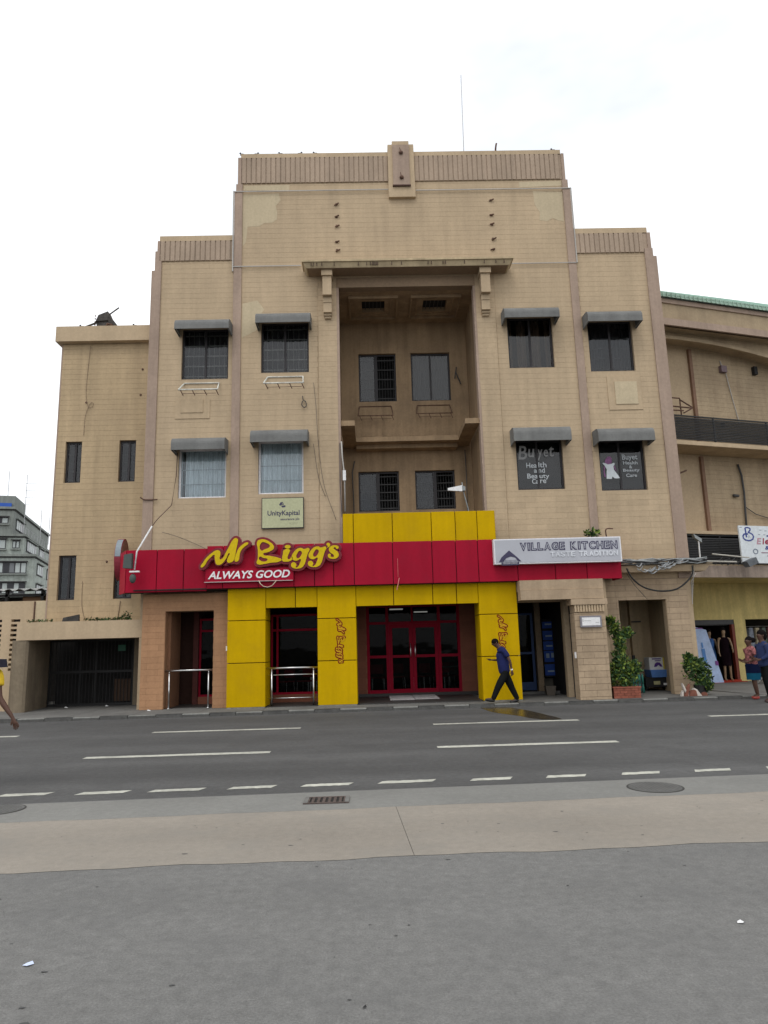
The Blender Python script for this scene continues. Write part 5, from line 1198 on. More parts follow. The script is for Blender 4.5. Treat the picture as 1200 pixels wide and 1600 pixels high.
# ground floor: fascia, shop wall, shop openings
slab_(-.6,UE,-.62,-.55,3.40,3.76,'fascia_beam',mat('streaked_fascia',(.27,.215,.175),.9,.15,1.5,.1,.35,.2)); slab_(-.6,UE,-.55,1.79,3.42,3.5,'fascia_soffit',YWL); slab_(-.6,UE,-.55,1.3,3.70,3.81,'fascia_top',RWM)
SV = 1.6; SH = [(1.92,3.58,.1,2.19),(4.05,6.0,.1,2.19)]
g = MB(RX)
for r in rects(.2,UE,.0,3.45,SH): g.box(r[0],r[1],SV,SV+.2,r[2],r[3])
g.build('shop_wall', YWL, rw)
g = MB(RX); g.box(.2,8,SV+2.6,SV+2.7,0,3); g.box(.2,.3,SV+.2,SV+2.6,0,3); g.box(3.7,3.8,SV+.2,SV+2.6,0,3); g.box(.2,8,SV+.2,SV+2.7,2.5,2.6); g.build('shop_interior', DARK, rw)
MB(RX).box(1.92,3.58,SV-.3,SV+2.6,.0,.15).build('shop_floor', mat('red_carpet',(.36,.035,.015),.8,.15), rw)
MB(RX).box(1.92,3.58,SV+.02,SV+.12,2.03,2.19).build('shop_header', BARD, rw)
m = MB(RX); m.box(3.44,3.55,SV-.02,SV+.1,.15,2.03); m.build('shop_door_frame', mat('red_brown_frame',(.16,.03,.015),.5), rw)
MB(RX).box(1.92,3.44,SV+.12,SV+.14,2.0,2.05).build('shutter_box', BARD, rw)
MB(RX).box(1.93,3.57,SV-.05,SV+.05,.085,.2).build('threshold', MATS['red_carpet'], rw)
# raised pavement in front of the shop
m = MB(RX); m.hexa([(.2,-3.0,.0),(UE,-3.0,.0),(UE,SV,.0),(.2,SV,.0)],[(.2,-3.0,.087),(UE,-3.0,.087),(UE,SV,.14),(.2,SV,.14)]); m.build('pavement_slope', PAVE, walk)

# big blue and white shop board
t = thing('shop_board', 'white signboard with blue emblem and red and blue lettering above the yellow shop', 'sign', RX((3.4,-.66,3.84)))
b0 = -.68
MB(RX).box(2.05,6.2,b0,b0+.05,3.84,5.02).build('board', mat('board_white',(.62,.66,.68),.5,.06,1.5), t)
BLI = mat('board_blue',(.03,.05,.22),.5); REDI = mat('board_red',(.28,.02,.05),.5); PNK = mat('board_faded_red',(.42,.24,.28),.6)
def bx_(x): return 2.05+(x-262)*.00146*1.0
def bz_(y): return 5.02-(y-200)*.00133
m = MB(RX)
def stroke(pts, w, mm, yy=b0-.002):
    for i in range(len(pts)-1):
        a, b = Vector(pts[i]), Vector(pts[i+1]); d = (b-a).normalized(); n = Vector((-d.y,d.x))*w/2; e = d*w*.3
        q = [a-e+n, b+e+n, b+e-n, a-e-n]; q = [(bx_(p.x), bz_(p.y)) for p in q]
        mm.prism(q, 'y', yy-.0004*i, yy+.001)
stroke([(430,270),(440,470)],40,m); stroke([(440,250),(500,245),(560,265),(560,300),(520,345),(500,360),(560,380),(610,410),(628,460),(600,520),(540,550),(480,558),(400,540),(355,500),(350,450),(380,410),(430,390),(480,400)],32,m)
stroke([(990,440),(1090,420),(1200,395)],38,m); stroke([(1110,425),(1200,545)],30,m); stroke([(1200,395),(1500,360),(1700,420)],30,m)
m.build('emblem', BLI, t)
m = MB(RX); stroke([(485,500),(510,430),(540,500)],6,m); stroke([(495,470),(530,470)],5,m)
c = [(635+58*math.cos(k*math.pi/10), 812+55*math.sin(k*math.pi/10)) for k in range(21)]; stroke(c,20,m)
for x, y in ((830,300),(970,315),(785,410),(925,410),(315,245)): stroke([(x-25,y),(x+25,y)],14,m)
m.build('marks', mat('grey_ink2',(.14,.17,.22),.6), t)
m = MB(RX); stroke([(790,840),(2600,840)],20,m); m.build('rule_line', mat('maroon_ink',(.16,.03,.08),.6), t)
def bt(s,a,b,c_,d,mm,sh=.2): text('lettering', s, (bx_(a),bx_(b),bz_(d),bz_(c_)), b0-.001, mm, t, .004, sh, .03, RX)
bt('E',690,830,490,640,PNK); bt('l',845,905,490,640,REDI); bt('e',915,1050,525,640,REDI); bt('c',1065,1170,535,640,PNK); bt('tronics',1190,1900,500,640,REDI)
bt('4G',930,1060,880,945,MATS['grey_ink2'],0); bt('&',900,1010,675,765,BLI); bt('Services',1100,1850,672,768,BLI)
# clutter on the fascia ledge: pole lamp, floodlights, poles
t = thing('pole_lamp', 'thin white pole with a small angled lamp at the end of the ledge', 'light', RX((.62,-.5,3.7)))
MB(RX).tube([(.62,-.5,3.70),(.64,-.5,4.55)],.022,6).build('pole', WHITE, t); MB(RX).hexa([(.48,-.55,4.62),(.72,-.55,4.48),(.72,-.45,4.48),(.48,-.45,4.62)],[(.44,-.55,4.74),(.72,-.55,4.60),(.72,-.45,4.60),(.44,-.45,4.74)]).build('lamp_head', GALV, t)
t = thing('floodlight', 'grey floodlight on pale poles leaning at the corner of the white signboard', 'light', RX((1.9,-.7,3.76)))
m = MB(RX); m.tube([(.1,-.6,3.90),(1.7,-.8,3.86)],.025,6); m.tube([(1.0,-.6,4.12),(2.1,-.9,3.98)],.022,6); m.build('poles', mat('pale_pole',(.45,.43,.38),.6), t)
MB(RX).hexa([(1.95,-1.05,3.68),(2.30,-1.05,3.80),(2.30,-.85,3.80),(1.95,-.85,3.68)],[(1.85,-1.05,3.84),(2.22,-1.05,3.98),(2.22,-.85,3.98),(1.85,-.85,3.84)]).build('lamp_head', mat('lamp_dark',(.10,.11,.12),.5,.2,4), t)
m = MB(RX)
for k in range(5): m.tube([(.8+k*.25,-.6,3.78+rnd.uniform(0,.1)),(1.1+k*.25,-.65,3.85+rnd.uniform(-.05,.2)),(1.35+k*.2,-.6,3.78)],.012,5)
m.build('cables', BARD, t)

# ---- street objects at the right
t = thing('brick_planter', 'low red brick planter box holding a tall climbing shrub', 'planter', (6.68,19.25,.085))
MB().box(6.32,7.02,19.10,19.40,.09,.33).build('box_core', mat('red_mortar',(.16,.07,.05),.9,.2), t)
BRK = mat('red_brick',(.26,.085,.055),.9,.15,6,.12,0,.3,60,objvar=.15)
for r in range(4):
    x = 6.31-(.09 if r%2 else 0)
    while x < 7.03:
        a, b = max(x,6.31), min(x+.178,7.03)
        if b-a > .03: piece('brick', a, b, 19.085, 19.10, .09+r*.066, .09+r*.066+.058, BRK, t)
        x += .186
MB().box(6.29,7.05,19.07,19.43,.352,.385).build('rim', BRK, t)
MB().box(6.33,7.01,19.11,19.39,.33,.37).build('soil', mat('soil',(.05,.035,.025),.95), t)
leafy('climbing_shrub','tall bright green shrub climbing out of the brick planter against the pier','shrub',
  [((6.63,19.25,.75),(.38,.22,.35)),((6.62,19.25,.62),(.42,.22,.28)),((6.75,19.25,.95),(.38,.2,.22)),((6.62,19.25,.70),(.40,.22,.32)),((6.60,19.25,.85),(.36,.2,.26)),((6.66,19.25,.60),(.38,.2,.24)),((6.60,19.25,1.2),(.17,.14,.26)),((6.62,19.28,1.5),(.13,.12,.24)),((6.66,19.28,1.72),(.15,.12,.17)),((6.52,19.28,1.96),(.12,.1,.16)),((6.88,19.28,1.78),(.11,.08,.12)),((6.42,19.3,2.14),(.10,.06,.06)),((7.0,19.25,.85),(.14,.12,.2))],
  1900,.115,LG+[LG[2]],(6.65,19.25,.36),[([(6.6,19.25,.36),(6.58,19.25,.9),(6.65,19.28,1.5),(6.5,19.3,2.1)],.022,.008),([(6.7,19.25,.36),(6.75,19.25,.8),(6.9,19.28,1.75)],.018,.006)],seed=8)
leafy('bushy_shrub','round dark green bush at the foot of the right corner pier','shrub',
  [((8.70,19.45,.72),(.32,.28,.36)),((8.62,19.4,.92),(.26,.2,.2)),((8.88,19.45,.62),(.26,.22,.3)),((8.78,19.4,.85),(.26,.2,.22)),((8.95,19.45,.38),(.18,.18,.22)),((8.52,19.42,1.08),(.07,.06,.12))],
  1800,.10,LG+[LG[1]],(8.75,19.45,.085),[([(8.75,19.5,.08),(8.72,19.5,.5)],.03),([(8.82,19.5,.08),(8.9,19.45,.5)],.02)],seed=9)
single('plant_pot', MB().prism([(8.80+.16*math.cos(k*.52), 19.5+.16*math.sin(k*.52)) for k in range(12)],'z',.085,.36), BLACK, 'black plant pot under the round dark green bush', 'pot')
RB = [mat('rubble_white',(.55,.50,.45),.9,.2,6), mat('rubble_red',(.20,.08,.055),.9,.2,6)]
for i, (x, z, w, h, a, mi, lb) in enumerate([(8.25,.09,.10,.34,.35,1,'upright red tile shard at the foot of the corner pier'),(8.30,.10,.06,.36,-.35,0,'leaning white stone shard at the foot of the corner pier'),(8.45,.09,.22,.17,.1,1,'red broken block below the round bush'),(8.60,.09,.20,.24,-.5,0,'white broken block below the round bush'),(8.17,.09,.06,.15,.2,0,'small white stone left of the red shard'),(8.36,.09,.08,.1,.0,0,'small pale stone in front of the white shard'),(8.78,.09,.16,.09,.1,1,'flat red brick fragment at the right of the rubble')]):
    m = MB(); y = 19.18+i*.013; c, s = math.cos(a), math.sin(a)
    q = [(-w/2,0),(w/2,0),(w*.35,h*.8),(w*.05,h),(-w*.4,h*.7)]; q = [(x+p[0]*c+p[1]*s, z+abs(p[0])*0+p[1]*c) for p in q]
    m.prism(q,'y',y-.05,y+.05); single('rubble_piece', m, RB[mi], lb, 'rubble', 'broken masonry by the corner pier')
# vendor cart
t = thing('vendor_cart', 'small black cart carrying a blue tray and a white printed box in the beige doorway', 'cart', (8.45,21.6,.085))
m = MB(); m.box(8.10,8.80,21.5,22.0,.20,.48); m.build('body', BLACK, t)
for x in (8.14,8.72): m = MB(); m.prism([(21.75+.14*math.cos(k*.45), .225+.14*math.sin(k*.45)) for k in range(14)],'x',x,x+.07); m.build('wheel', BARD, t)
MB().box(8.33,8.52,21.485,21.498,.27,.37).build('number_plate', mat('plate',(.40,.38,.20),.6), t); MB().box(8.62,8.74,21.485,21.498,.25,.31).build('number_plate', WHITE, t)
single('tray', MB().hexa([(8.28,21.45,.482),(8.76,21.45,.482),(8.76,21.95,.482),(8.28,21.95,.482)],[(8.24,21.42,.70),(8.82,21.42,.70),(8.82,21.98,.70),(8.24,21.98,.70)]), mat('blue_tray',(.10,.22,.52),.5,.12,4), 'blue plastic tray on the black cart', 'tray')
t = thing('printed_box', 'white box with purple print standing in the blue tray', 'box', (8.48,21.7,.702))
m = MB(); m.box(8.25,8.70,21.5,21.9,.702,1.06); m.build('carton', mat('carton_white',(.68,.68,.66),.6,.05), t)
PU = mat('purple_print',(.09,.04,.22),.6); YE = mat('yellow_edge',(.6,.5,.06),.6)
m = MB(); m.box(8.34,8.62,21.496,21.5,1.0,1.035); m.box(8.42,8.60,21.496,21.5,.95,.975); m.prism([(8.38,.78),(8.42,.88),(8.48,.92),(8.56,.91),(8.62,.84),(8.64,.78),(8.57,.79),(8.52,.84),(8.46,.79)],'y',21.495,21.5); m.build('print', PU, t)
m = MB(); m.box(8.66,8.70,21.494,21.5,.72,1.06); m.build('edge_stripe', YE, t)
t = thing('bottle_pack', 'shrink wrapped pack of green bottles with a blue cap row beside the planter', 'bottles', (7.62,21.0,.085))
for r in range(2):
    for k in range(5):
        x = 7.40+k*.095; z = .09+r*.27
        MB().tube([(x,20.9,z),(x,20.9,z+.17),(x,20.9,z+.21),(x,20.9,z+.26)],.04,8,.018).build('bottle', mat('bottle_green',(.05,.22,.18),.2,.1,5), t, smooth=True)
t = thing('water_dispenser_bottle', 'large blue water bottle with a dark neck behind the green bottle pack', 'bottle', (7.72,21.3,.085))
MB().tube([(7.72,21.3,.09),(7.72,21.3,.6)],.16,12).build('stand', mat('stand_grey',(.12,.13,.15),.6), t); MB().ball((7.72,21.3,.80),.17,.17,.22,12,8).build('bottle', mat('bottle_blue',(.06,.12,.26),.15,.1,4), t, smooth=True); MB().tube([(7.72,21.3,1.0),(7.72,21.3,1.15)],.05,8).build('neck', BLACK, t)
# leaning banner
t = thing('banner', 'tall pale blue printed banner leaning in the first shop doorway', 'banner', RX((2.25,1.2,.14)))
bm = MB(RX); bm.hexa([(1.75,1.30,.14),(2.62,1.30,.14),(2.62,1.32,.14),(1.75,1.32,.14)],[(1.72,1.5,2.0),(2.30,1.5,1.86),(2.30,1.52,1.86),(1.72,1.52,2.0)]); bm.build('sheet', mat('banner_blue',(.36,.46,.66),.5,.12,3), t)
m = MB(RX); 
def bq(u0,u1,z0,z1): 
    v = lambda z: 1.30+(z-.14)*.107-.012
    m.hexa([(u0,v(z0),z0),(u1,v(z0),z0),(u1,v(z0)+.004,z0),(u0,v(z0)+.004,z0)],[(u0,v(z1),z1),(u1,v(z1),z1),(u1,v(z1)+.004,z1),(u0,v(z1)+.004,z1)])
bq(1.95,2.08,.80,1.25); bq(1.98,2.04,1.28,1.45); m.build('print', mat('banner_print',(.08,.22,.50),.6), t)
m = MB(RX); bq(2.40,2.52,.70,.84); bq(1.85,2.15,1.90,1.93); m.build('print', mat('banner_purple',(.16,.04,.20),.6), t)
# scrap bench frame and timber in front of the shop
t = thing('scrap_pile', 'broken wooden frame and planks lying in front of the shop doorway', 'scrap', RX((3.6,.5,.11)))
WD = mat('pale_timber',(.30,.25,.20),.85,.2,5)
for a, b in [((2.9,.5,.62),(3.55,.6,.55)),((3.55,.6,.55),(4.0,.5,.28)),((3.0,.3,.15),(3.65,.5,.50)),((3.0,.4,.62),(2.95,.4,.12))]: MB(RX).tube([a,b],.02,6).build('bar', mat('grey_tube',(.2,.19,.18),.6), t)
for a in [(3.0,3.6,-.1,.10),(3.1,3.5,.1,.17)]: MB(RX).hexa([(a[0],a[2],a[3]),(a[1],a[2]+.15,a[3]),(a[1],a[2]+.25,a[3]),(a[0],a[2]+.1,a[3])],[(a[0],a[2],a[3]+.07),(a[1],a[2]+.15,a[3]+.10),(a[1],a[2]+.25,a[3]+.10),(a[0],a[2]+.1,a[3]+.07)]).build('plank', WD, t)
MB(RX).ball((3.65,.5,.36),.10,.05,.09,8,6).build('sack', mat('sack',(.32,.27,.13),.8), t)
# dracaena at right edge
t = leafy('purple_foliage_plant','tall plant with dark purple sword leaves at the right edge by the second shop window','plant',[((11.95,20.6,1.75),(.3,.25,.3))],60,.2,[mat('purple_leaf',(.10,.022,.03),.5,.3,4),mat('dark_leaf2',(.035,.03,.02),.5,.3,4)],(12.0,20.6,.09),[([(11.95,20.65,.1),(11.9,20.62,1.0),(11.85,20.6,2.4)],.03,.012)],seed=14)
m = MB(); r2 = random.Random(4)
for k in range(46):
    zc = 1.5+r2.random()*.95; a = r2.uniform(0,6.28); l = r2.uniform(.25,.45); d = Vector((math.cos(a),math.sin(a)*.7,r2.uniform(.2,1.1))).normalized(); p = Vector((11.87,20.6,zc)); q = p+d*l; u = Vector((-d.y,d.x,0)).normalized()*.025
    m.add([p-u*.5,p+d*l*.5-u+Vector((0,0,.02)),q-Vector((0,0,.05)),p+d*l*.5+u+Vector((0,0,.02)),p+u*.5],[(0,1,2,3,4)])
stuff(m.build('sword_leaves', MATS['purple_leaf'], t))
single('pot', MB().prism([(11.95+.2*math.cos(k*.52), 20.65+.2*math.sin(k*.52)) for k in range(12)],'z',.085,.42), mat('clay_pot',(.14,.07,.05),.9), 'clay pot holding the purple leaved plant', 'pot')
# clothes on display in second shop window
t = thing('clothes_rail', 'rail of patterned clothes in the second shop window behind the women', 'clothes rail', RX((4.8,1.9,.2)))
MB(RX).tube([(4.1,2.0,1.95),(5.9,2.0,1.95)],.015,6).build('rail', STEEL, t)
for k, c in enumerate([(.30,.27,.22),(.22,.24,.28),(.35,.30,.2),(.1,.12,.1),(.25,.1,.1),(.3,.3,.28)]):
    u = 4.2+k*.28; MB(RX).hexa([(u,1.95,.9),(u+.24,1.95,.9),(u+.24,2.05,.9),(u,2.05,.9)],[(u+.04,1.96,1.9),(u+.2,1.96,1.9),(u+.2,2.04,1.9),(u+.04,2.04,1.9)]).build('garment', mat('garment%s'%'abcdef'[k], c, .9, .35, 9), t)

# ================================================================== PEOPLE
SKN = mat('dark_skin', (.085,.042,.028), .55, .08, 3, .05); HAIR = mat('black_hair', (.010,.008,.008), .95, .1, spec=.03)
EYEW = mat('eye_white', (.16,.14,.12), .4); LIP = mat('lip', (.10,.035,.03), .5)
def hand(P, E, o_, r, curl, side, base_dir, plane):
    """palm and five separate fingers as skeleton chains appended to the body"""
    pass
def person(name, label, loc, J, top, bottom, shoe, hair='short', legs='trousers', sleeve=.45, hs=1.0, extra=None, group=None, torso_pad=0):
    t = thing(name, label, 'person', loc, group); O = Vector(loc)
    def q(k): return O+Vector(J[k])
    lerp = lambda a, b, f: q(a)+(q(b)-q(a))*f
    pts = []; rad = []; E = []; ix = {}
    def add(k, p, r, par=None):
        ix[k] = len(pts); pts.append(p); rad.append(r)
        if par is not None: E.append((ix[par], ix[k]))
    add('pelvis', q('pelvis'), .115); add('spine', q('spine'), .105, 'pelvis'); add('chest', q('chest'), .125, 'spine'); add('neck', q('neck'), .062, 'chest')
    fd = Vector(J['face']).normalized(); hc = q('head'); up = (hc-q('neck')).normalized()
    add('jaw', q('neck')+(hc-q('neck'))*.55+fd*.022, .072, 'neck'); add('hm', hc+fd*.008, .100*hs, 'jaw'); add('ht', hc+up*.055-fd*.012, .080*hs, 'hm')
    for s in 'LR':
        add('sh'+s, q('sh'+s), .055, 'chest'); add('ua'+s, lerp('sh'+s,'el'+s,.5), .045, 'sh'+s); add('el'+s, q('el'+s), .037, 'ua'+s); add('fa'+s, lerp('el'+s,'wr'+s,.35), .036, 'el'+s); add('wr'+s, q('wr'+s), .022, 'fa'+s)
        hd = (Vector(J['hd'+s])-Vector(J['wr'+s])).normalized(); pn = Vector(J.get('pl'+s, (1,0,0))).normalized()
        add('pm'+s, q('wr'+s)+hd*.055, (.034), 'wr'+s)
        for i, (off, ln) in enumerate([(-.027,.062),(-.009,.075),(.010,.070),(.028,.055)]):
            b = q('wr'+s)+hd*.085+pn*off; c_ = Vector(J.get('cv'+s, (0,0,0)))
            add('f%d'%i+s, b, .0095, 'pm'+s); add('g%d'%i+s, b+hd*ln*.5+c_*ln*.25, .0085, 'f%d'%i+s); add('h%d'%i+s, b+hd*ln*.85+c_*ln*.75, .007, 'g%d'%i+s)
        add('t0'+s, q('wr'+s)+hd*.045-pn*.035, .011, 'pm'+s); add('t1'+s, q('wr'+s)+hd*.085-pn*.052, .009, 't0'+s)
        add('hip'+s, q('hip'+s), .092, 'pelvis'); add('th'+s, lerp('hip'+s,'kn'+s,.45), .078, 'hip'+s); add('kn'+s, q('kn'+s), .055, 'th'+s); add('cf'+s, lerp('kn'+s,'an'+s,.35), .055, 'kn'+s); add('an'+s, q('an'+s), .036, 'cf'+s)
        add('ft'+s, lerp('an'+s,'to'+s,.6), .034, 'an'+s); add('to'+s, q('to'+s), .024, 'ft'+s)
    body = skin('body', pts, E, rad, SKN, t, 1)
    # face: nose, ears, eyes, mouth
    side = fd.cross(up).normalized(); m = MB()
    fc = hc+fd*.088*hs
    m.tube([fc+up*.022-fd*.004, fc-up*.006+fd*.018, fc-up*.016], .011, 6); 
    for s in (-1,1): m.ball(tuple(hc+side*s*.088*hs-fd*.008-up*.005), .016,.016,.026,8,6)
    nb = len(m.f); m.cur = 1
    for s in (-1,1): m.ball(tuple(fc+side*s*.033+up*.020-fd*.012), .011,.011,.008,8,6)
    m.cur = 2; m.tube([fc-up*.040+side*.024-fd*.010, fc-up*.040-fd*.002, fc-up*.040-side*.024-fd*.010], .008, 6)
    m.build('face', [SKN, EYEW, LIP], t, smooth=True)
    # hair
    m = MB(); 
    if hair == 'short': m.ball(tuple(hc+up*.034-fd*.018), .098*hs,.094*hs,.090*hs,14,10)
    elif hair == 'bun':
        m.ball(tuple(hc+up*.036-fd*.034), .100,.095,.092,14,10); m.ball(tuple(hc+up*.02-fd*.14), .07,.07,.07,12,8)
    else: m.ball(tuple(hc+up*.045-fd*.045), .112,.104,.105,14,10); m.ball(tuple(hc-up*.03-fd*.075), .075,.09,.10,12,8)
    m.build('hair', HAIR, t, smooth=True)
    # top
    p2 = [q('pelvis')-Vector((0,0,.10)), q('spine'), q('chest'), q('neck')-(q('neck')-q('chest'))*.42, q('neck')+(q('head')-q('neck'))*.10]; r2 = [.160+torso_pad,.165+torso_pad,.180,.150,.075]; e2 = [(0,1),(1,2),(2,3),(3,4)]
    for s in 'LR':
        n = len(p2); p2 += [q('sh'+s), lerp('sh'+s,'el'+s,.5), lerp('sh'+s,'el'+s,.5+sleeve*.5) if sleeve < 1 else q('el'+s)]; r2 += [.092,.076,.068]; e2 += [(3,n),(n,n+1),(n+1,n+2)]
        if sleeve >= 1: p2 += [lerp('el'+s,'wr'+s,.5), lerp('el'+s,'wr'+s,.92)]; r2 += [.048,.036]; e2 += [(n+2,n+3),(n+3,n+4)]
    skin('shirt', p2, e2, r2, top, t, 2, 1)
    # bottom
    if legs == 'trousers':
        p3 = [q('pelvis')+Vector((0,0,.12)), q('pelvis')-Vector((0,0,.03))]; r3 = [.135,.145]; e3 = [(0,1)]
        for s in 'LR':
            n = len(p3); p3 += [q('hip'+s)-Vector((0,0,.05)), lerp('hip'+s,'kn'+s,.5), q('kn'+s), lerp('kn'+s,'an'+s,.55), lerp('kn'+s,'an'+s,1.12)]; r3 += [.118,.108,.088,.078,.062]; e3 += [(1,n),(n,n+1),(n+1,n+2),(n+2,n+3),(n+3,n+4)]
        skin('trousers', p3, e3, r3, bottom, t, 2, 1)
    else:
        a, b, c = q('pelvis')+Vector((0,0,.10)), q('pelvis'), (q('knL')+q('knR'))/2+Vector((0,0,.03))
        m = MB(); n = 20; R_s = [(a,.13,.115),(b,.185,.165),(b.lerp(c,.55),.175,.165),(c,.165,.16)]; vs = []
        for p, rx, ry_ in R_s:
            for k in range(n): an = 2*math.pi*k/n; w_ = 1+.04*math.sin(an*5); vs.append((p.x+rx*w_*math.cos(an), p.y+ry_*w_*math.sin(an), p.z))
        for j in range(3):
            m.cur = 1 if j == 2 else 0
            m.add(vs, [(j*n+k, (j+1)*n+k, (j+1)*n+(k+1)%n, j*n+(k+1)%n) for k in range(n)])
        m.build('skirt', bottom, t, smooth=True)
    for s in 'LR':
        a, b = q('an'+s), q('to'+s); d = (b-a); h = a-Vector((0,0,.045))-d*.22
        skin('shoe', [h, a+d*.35-Vector((0,0,.035)), b+d*.06], [(0,1),(1,2)], [(.042),(.046),(.036)], shoe, t, 2)
    return t
PS = .0171
def jp(cx, cy, y): return ((740+cx/10-796)*PS, y, (140-cy/10)*PS)
J = {'pelvis':jp(552,930,0),'spine':jp(530,800,0),'chest':jp(512,640,0),'neck':jp(488,565,0),'head':jp(432,508,0),'face':(-1,-.08,-.42),
 'shL':jp(545,620,-.165),'elL':jp(612,775,-.225),'wrL':jp(638,915,-.20),'hdL':jp(652,1000,-.20),'plL':(1,0,.2),'cvL':(-.6,.5,0),
 'shR':jp(520,625,.165),'elR':jp(520,770,.20),'wrR':jp(372,762,.10),'hdR':jp(290,750,.08),'plR':(0,1,0),'cvR':(.1,0,.5),
 'hipL':jp(545,965,-.085),'knL':jp(420,1175,-.09),'anL':jp(345,1330,-.09),'toL':jp(225,1335,-.10),
 'hipR':jp(565,965,.085),'knR':jp(655,1190,.09),'anR':jp(728,1345,.09),'toR':jp(612,1392,.09)}
BLS = mat('blue_shirt', (.018,.023,.085), .9, .12, 5, .08, spec=.08); BKT = mat('black_trousers', (.010,.011,.011), .95, .15, 5, .1, spec=.05); BKS = mat('black_shoe', (.015,.015,.016), .35)
pw = person('person','man in a blue short sleeved shirt and dark trousers striding left past the yellow pillar',(3.40,18.72,.085),J,BLS,BKT,BKS,sleeve=.35)
MB().tube([Vector((3.40,18.72,.085))+Vector(jp(634,895,-.202)), Vector((3.40,18.72,.085))+Vector(jp(640,915,-.2))], .029, 10).build('wristband', WHITE, pw)
MB().hexa(*[[tuple(Vector((3.40,18.72,.085))+Vector(jp(*p))) for p in Q] for Q in ([(322,768,.05),(352,768,.05),(352,768,.13),(322,768,.13)],[(318,740,.05),(350,742,.05),(350,742,.13),(318,740,.13)])]).build('phone', BLACK, pw)
def stand(h, lean=0, armf=(.25,1.1), dx=-1):
    k = h/1.72
    P = lambda x, y, z: (x*k, y*k, z*k)
    return {'pelvis':P(0,0,.93),'spine':P(-.01,0,1.10),'chest':P(-.02+lean,0,1.30),'neck':P(-.02+lean,0,1.46),'head':P(-.05+lean,0,1.60),'face':(-1,-.15,-.06),
     'shL':P(-.02+lean,-.165,1.385),'elL':P(-.02,-.22,1.12),'wrL':P(-.22,-.17,1.02),'hdL':P(-.32,-.15,1.04),'plL':(0,0,1),'cvL':(-.1,.5,0),
     'shR':P(-.02+lean,.165,1.385),'elR':P(-.02,.22,1.12),'wrR':P(-.20,.14,1.06),'hdR':P(-.30,.12,1.08),'plR':(0,0,1),'cvR':(-.1,-.5,0),
     'hipL':P(0,-.09,.90),'knL':P(-.05,-.09,.49),'anL':P(.0,-.10,.085),'toL':P(-.16,-.11,.03),
     'hipR':P(0,.09,.90),'knR':P(.02,.09,.49),'anR':P(.08,.10,.085),'toR':P(-.08,.11,.03)}
PAT = mat('red_white_print', (.24,.09,.09), .9, .85, 22, .2, spec=.1); NAVY = mat('navy_skirt', (.006,.010,.034), .95, spec=.05); TEAL = mat('teal_hem', (.008,.075,.13), .9, spec=.05)
person('person','smaller woman in red and white top and blue skirt with teal hem',(9.84,18.6,.03),stand(1.56),PAT,[NAVY,TEAL],mat('red_sandal',(.30,.05,.04),.5),hair='bun',legs='skirt',sleeve=.4)
person('person','taller woman in blue long sleeved sweater and black trousers',(9.72,17.75,.0),stand(1.74),mat('blue_sweater',(.018,.028,.082),.9,.1,5,.1),BKT,mat('dark_pump',(.05,.03,.03),.4),hair='big',sleeve=1,torso_pad=.025)
# person at the left edge, mostly outside the picture
Jl = stand(1.70)
Jl['face'] = (1,-.1,-.05); Jl.update({'elL':(-.12,.22,1.12),'wrL':(-.26,.20,.93),'hdL':(-.32,.19,.86),'elR':(.36,-.21,1.10),'wrR':(.545,-.22,.86),'hdR':(.59,-.22,.77),'plR':(1,0,.3),'shR':(.28,-.16,1.40),'shL':(.0,.19,1.38),'cvR':(-.3,.3,-.2),'toL':(.26,.10,.03),'toR':(.02,-.11,.03),'anL':(.12,.10,.085),'anR':(-.12,-.10,.085),'chest':(.04,0,1.28),'neck':(.04,0,1.44),'head':(.06,0,1.57)})
lx = thing  # alias kept short
pl = person('person','person in yellow at the far left edge with one arm swinging forward',(-5.0,9.25,.0),Jl,mat('yellow_top',(.60,.40,.02),.8,.1,6),BKT,mat('white_shoe',(.5,.5,.5),.5),sleeve=.1)
m = MB(); m.hexa([(-5.15,8.95,1.47),(-4.62,8.95,1.47),(-4.62,9.15,1.47),(-5.15,9.15,1.47)],[(-5.15,8.97,1.60),(-4.63,8.97,1.57),(-4.63,9.13,1.57),(-5.15,9.13,1.60)])
bag = single('shoulder_bag', m, mat('dark_bag',(.02,.022,.04),.6,.2,8), 'dark shoulder bag with a white stripe at the far left edge', 'bag')
m = MB(); m.hexa([(-5.1,8.94,1.475),(-4.64,8.94,1.48),(-4.64,8.949,1.48),(-5.1,8.949,1.475)],[(-5.1,8.94,1.495),(-4.62,8.94,1.51),(-4.62,8.949,1.51),(-5.1,8.949,1.495)]); m.build('stripe', WHITE, bag)

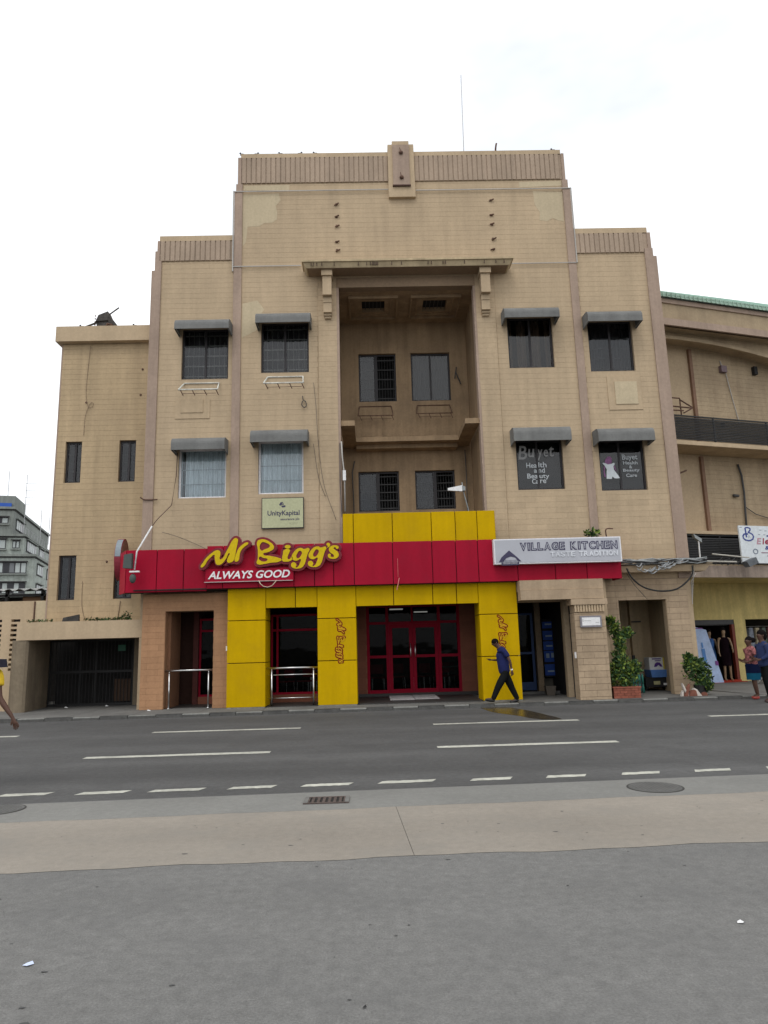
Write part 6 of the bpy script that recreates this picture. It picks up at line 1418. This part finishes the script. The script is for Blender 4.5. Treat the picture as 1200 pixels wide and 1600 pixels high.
# mannequins in the shop
def mannequin(u, v, z, h, dress, label, dk=False):
    P0 = Vector(RX((u,v,z))); t = thing('mannequin', label, 'mannequin', tuple(P0), 'mannequins in the shop doorway')
    k = h/1.75; P = lambda a, b, c: P0+Vector((a*k,b*k,c*k)); MS = mat('mannequin_skin',(.30,.20,.12),.4,.05)
    pts = [P(0,0,.95),P(0,0,1.15),P(0,0,1.32),P(0,0,1.47),P(0,-.02,1.60),P(0,0,1.69), P(-.17,0,1.40),P(-.22,-.02,1.15),P(-.24,-.08,.90),P(-.23,-.12,.80), P(.17,0,1.40),P(.23,-.02,1.15),P(.20,-.12,.98),P(.17,-.18,.92), P(-.08,0,.88),P(-.08,-.02,.48),P(-.09,0,.08),P(-.09,-.10,.03), P(.09,0,.88),P(.10,-.01,.48),P(.12,.02,.08),P(.13,-.08,.03)]
    E = [(0,1),(1,2),(2,3),(3,4),(4,5),(2,6),(6,7),(7,8),(8,9),(2,10),(10,11),(11,12),(12,13),(0,14),(14,15),(15,16),(16,17),(0,18),(18,19),(19,20),(20,21)]
    R = [.11,.09,.11,.04,.075,.055,.045,.034,.025,.018,.045,.034,.025,.018,.08,.05,.034,.025,.08,.05,.034,.025]
    skin('body', pts, E, [r*k for r in R], MS, t, 1)
    m = MB(); n = 18; vs = []; 
    for (zz, rx, ry_) in [(1.42,.12,.07),(1.33,.165,.115),(1.12,.125,.10),(.98,.16,.125),(.75,.17,.13),(.50,.165,.13)]:
        for q_ in range(n): a = 2*math.pi*q_/n; vs.append(tuple(P(rx*(1+.03*math.sin(a*6))*math.cos(a), ry_*math.sin(a), zz)))
    for j in range(5): m.add(vs if j == 0 else [], [])
    m.f = [(j*n+q_, j*n+(q_+1)%n, (j+1)*n+(q_+1)%n, (j+1)*n+q_) for j in range(5) for q_ in range(n)]; m.mi = [0]*len(m.f)
    m.build('dress', dress, t, smooth=True)
    MB().ball(tuple(P(0,.02,1.67)),.085*k,.09*k,.10*k,10,8).build('wig', HAIR, t, smooth=True)
    return t
mannequin(3.02,1.55,.16,1.78,mat('black_dress',(.008,.004,.006),.95,.3,6,spec=.04),'mannequin in a black dress standing in the first shop doorway')
mannequin(2.70,1.85,.16,1.74,mat('blue_dress',(.04,.12,.34),.8,.6,4),'mannequin in a blue and dark outfit behind the pale blue banner')
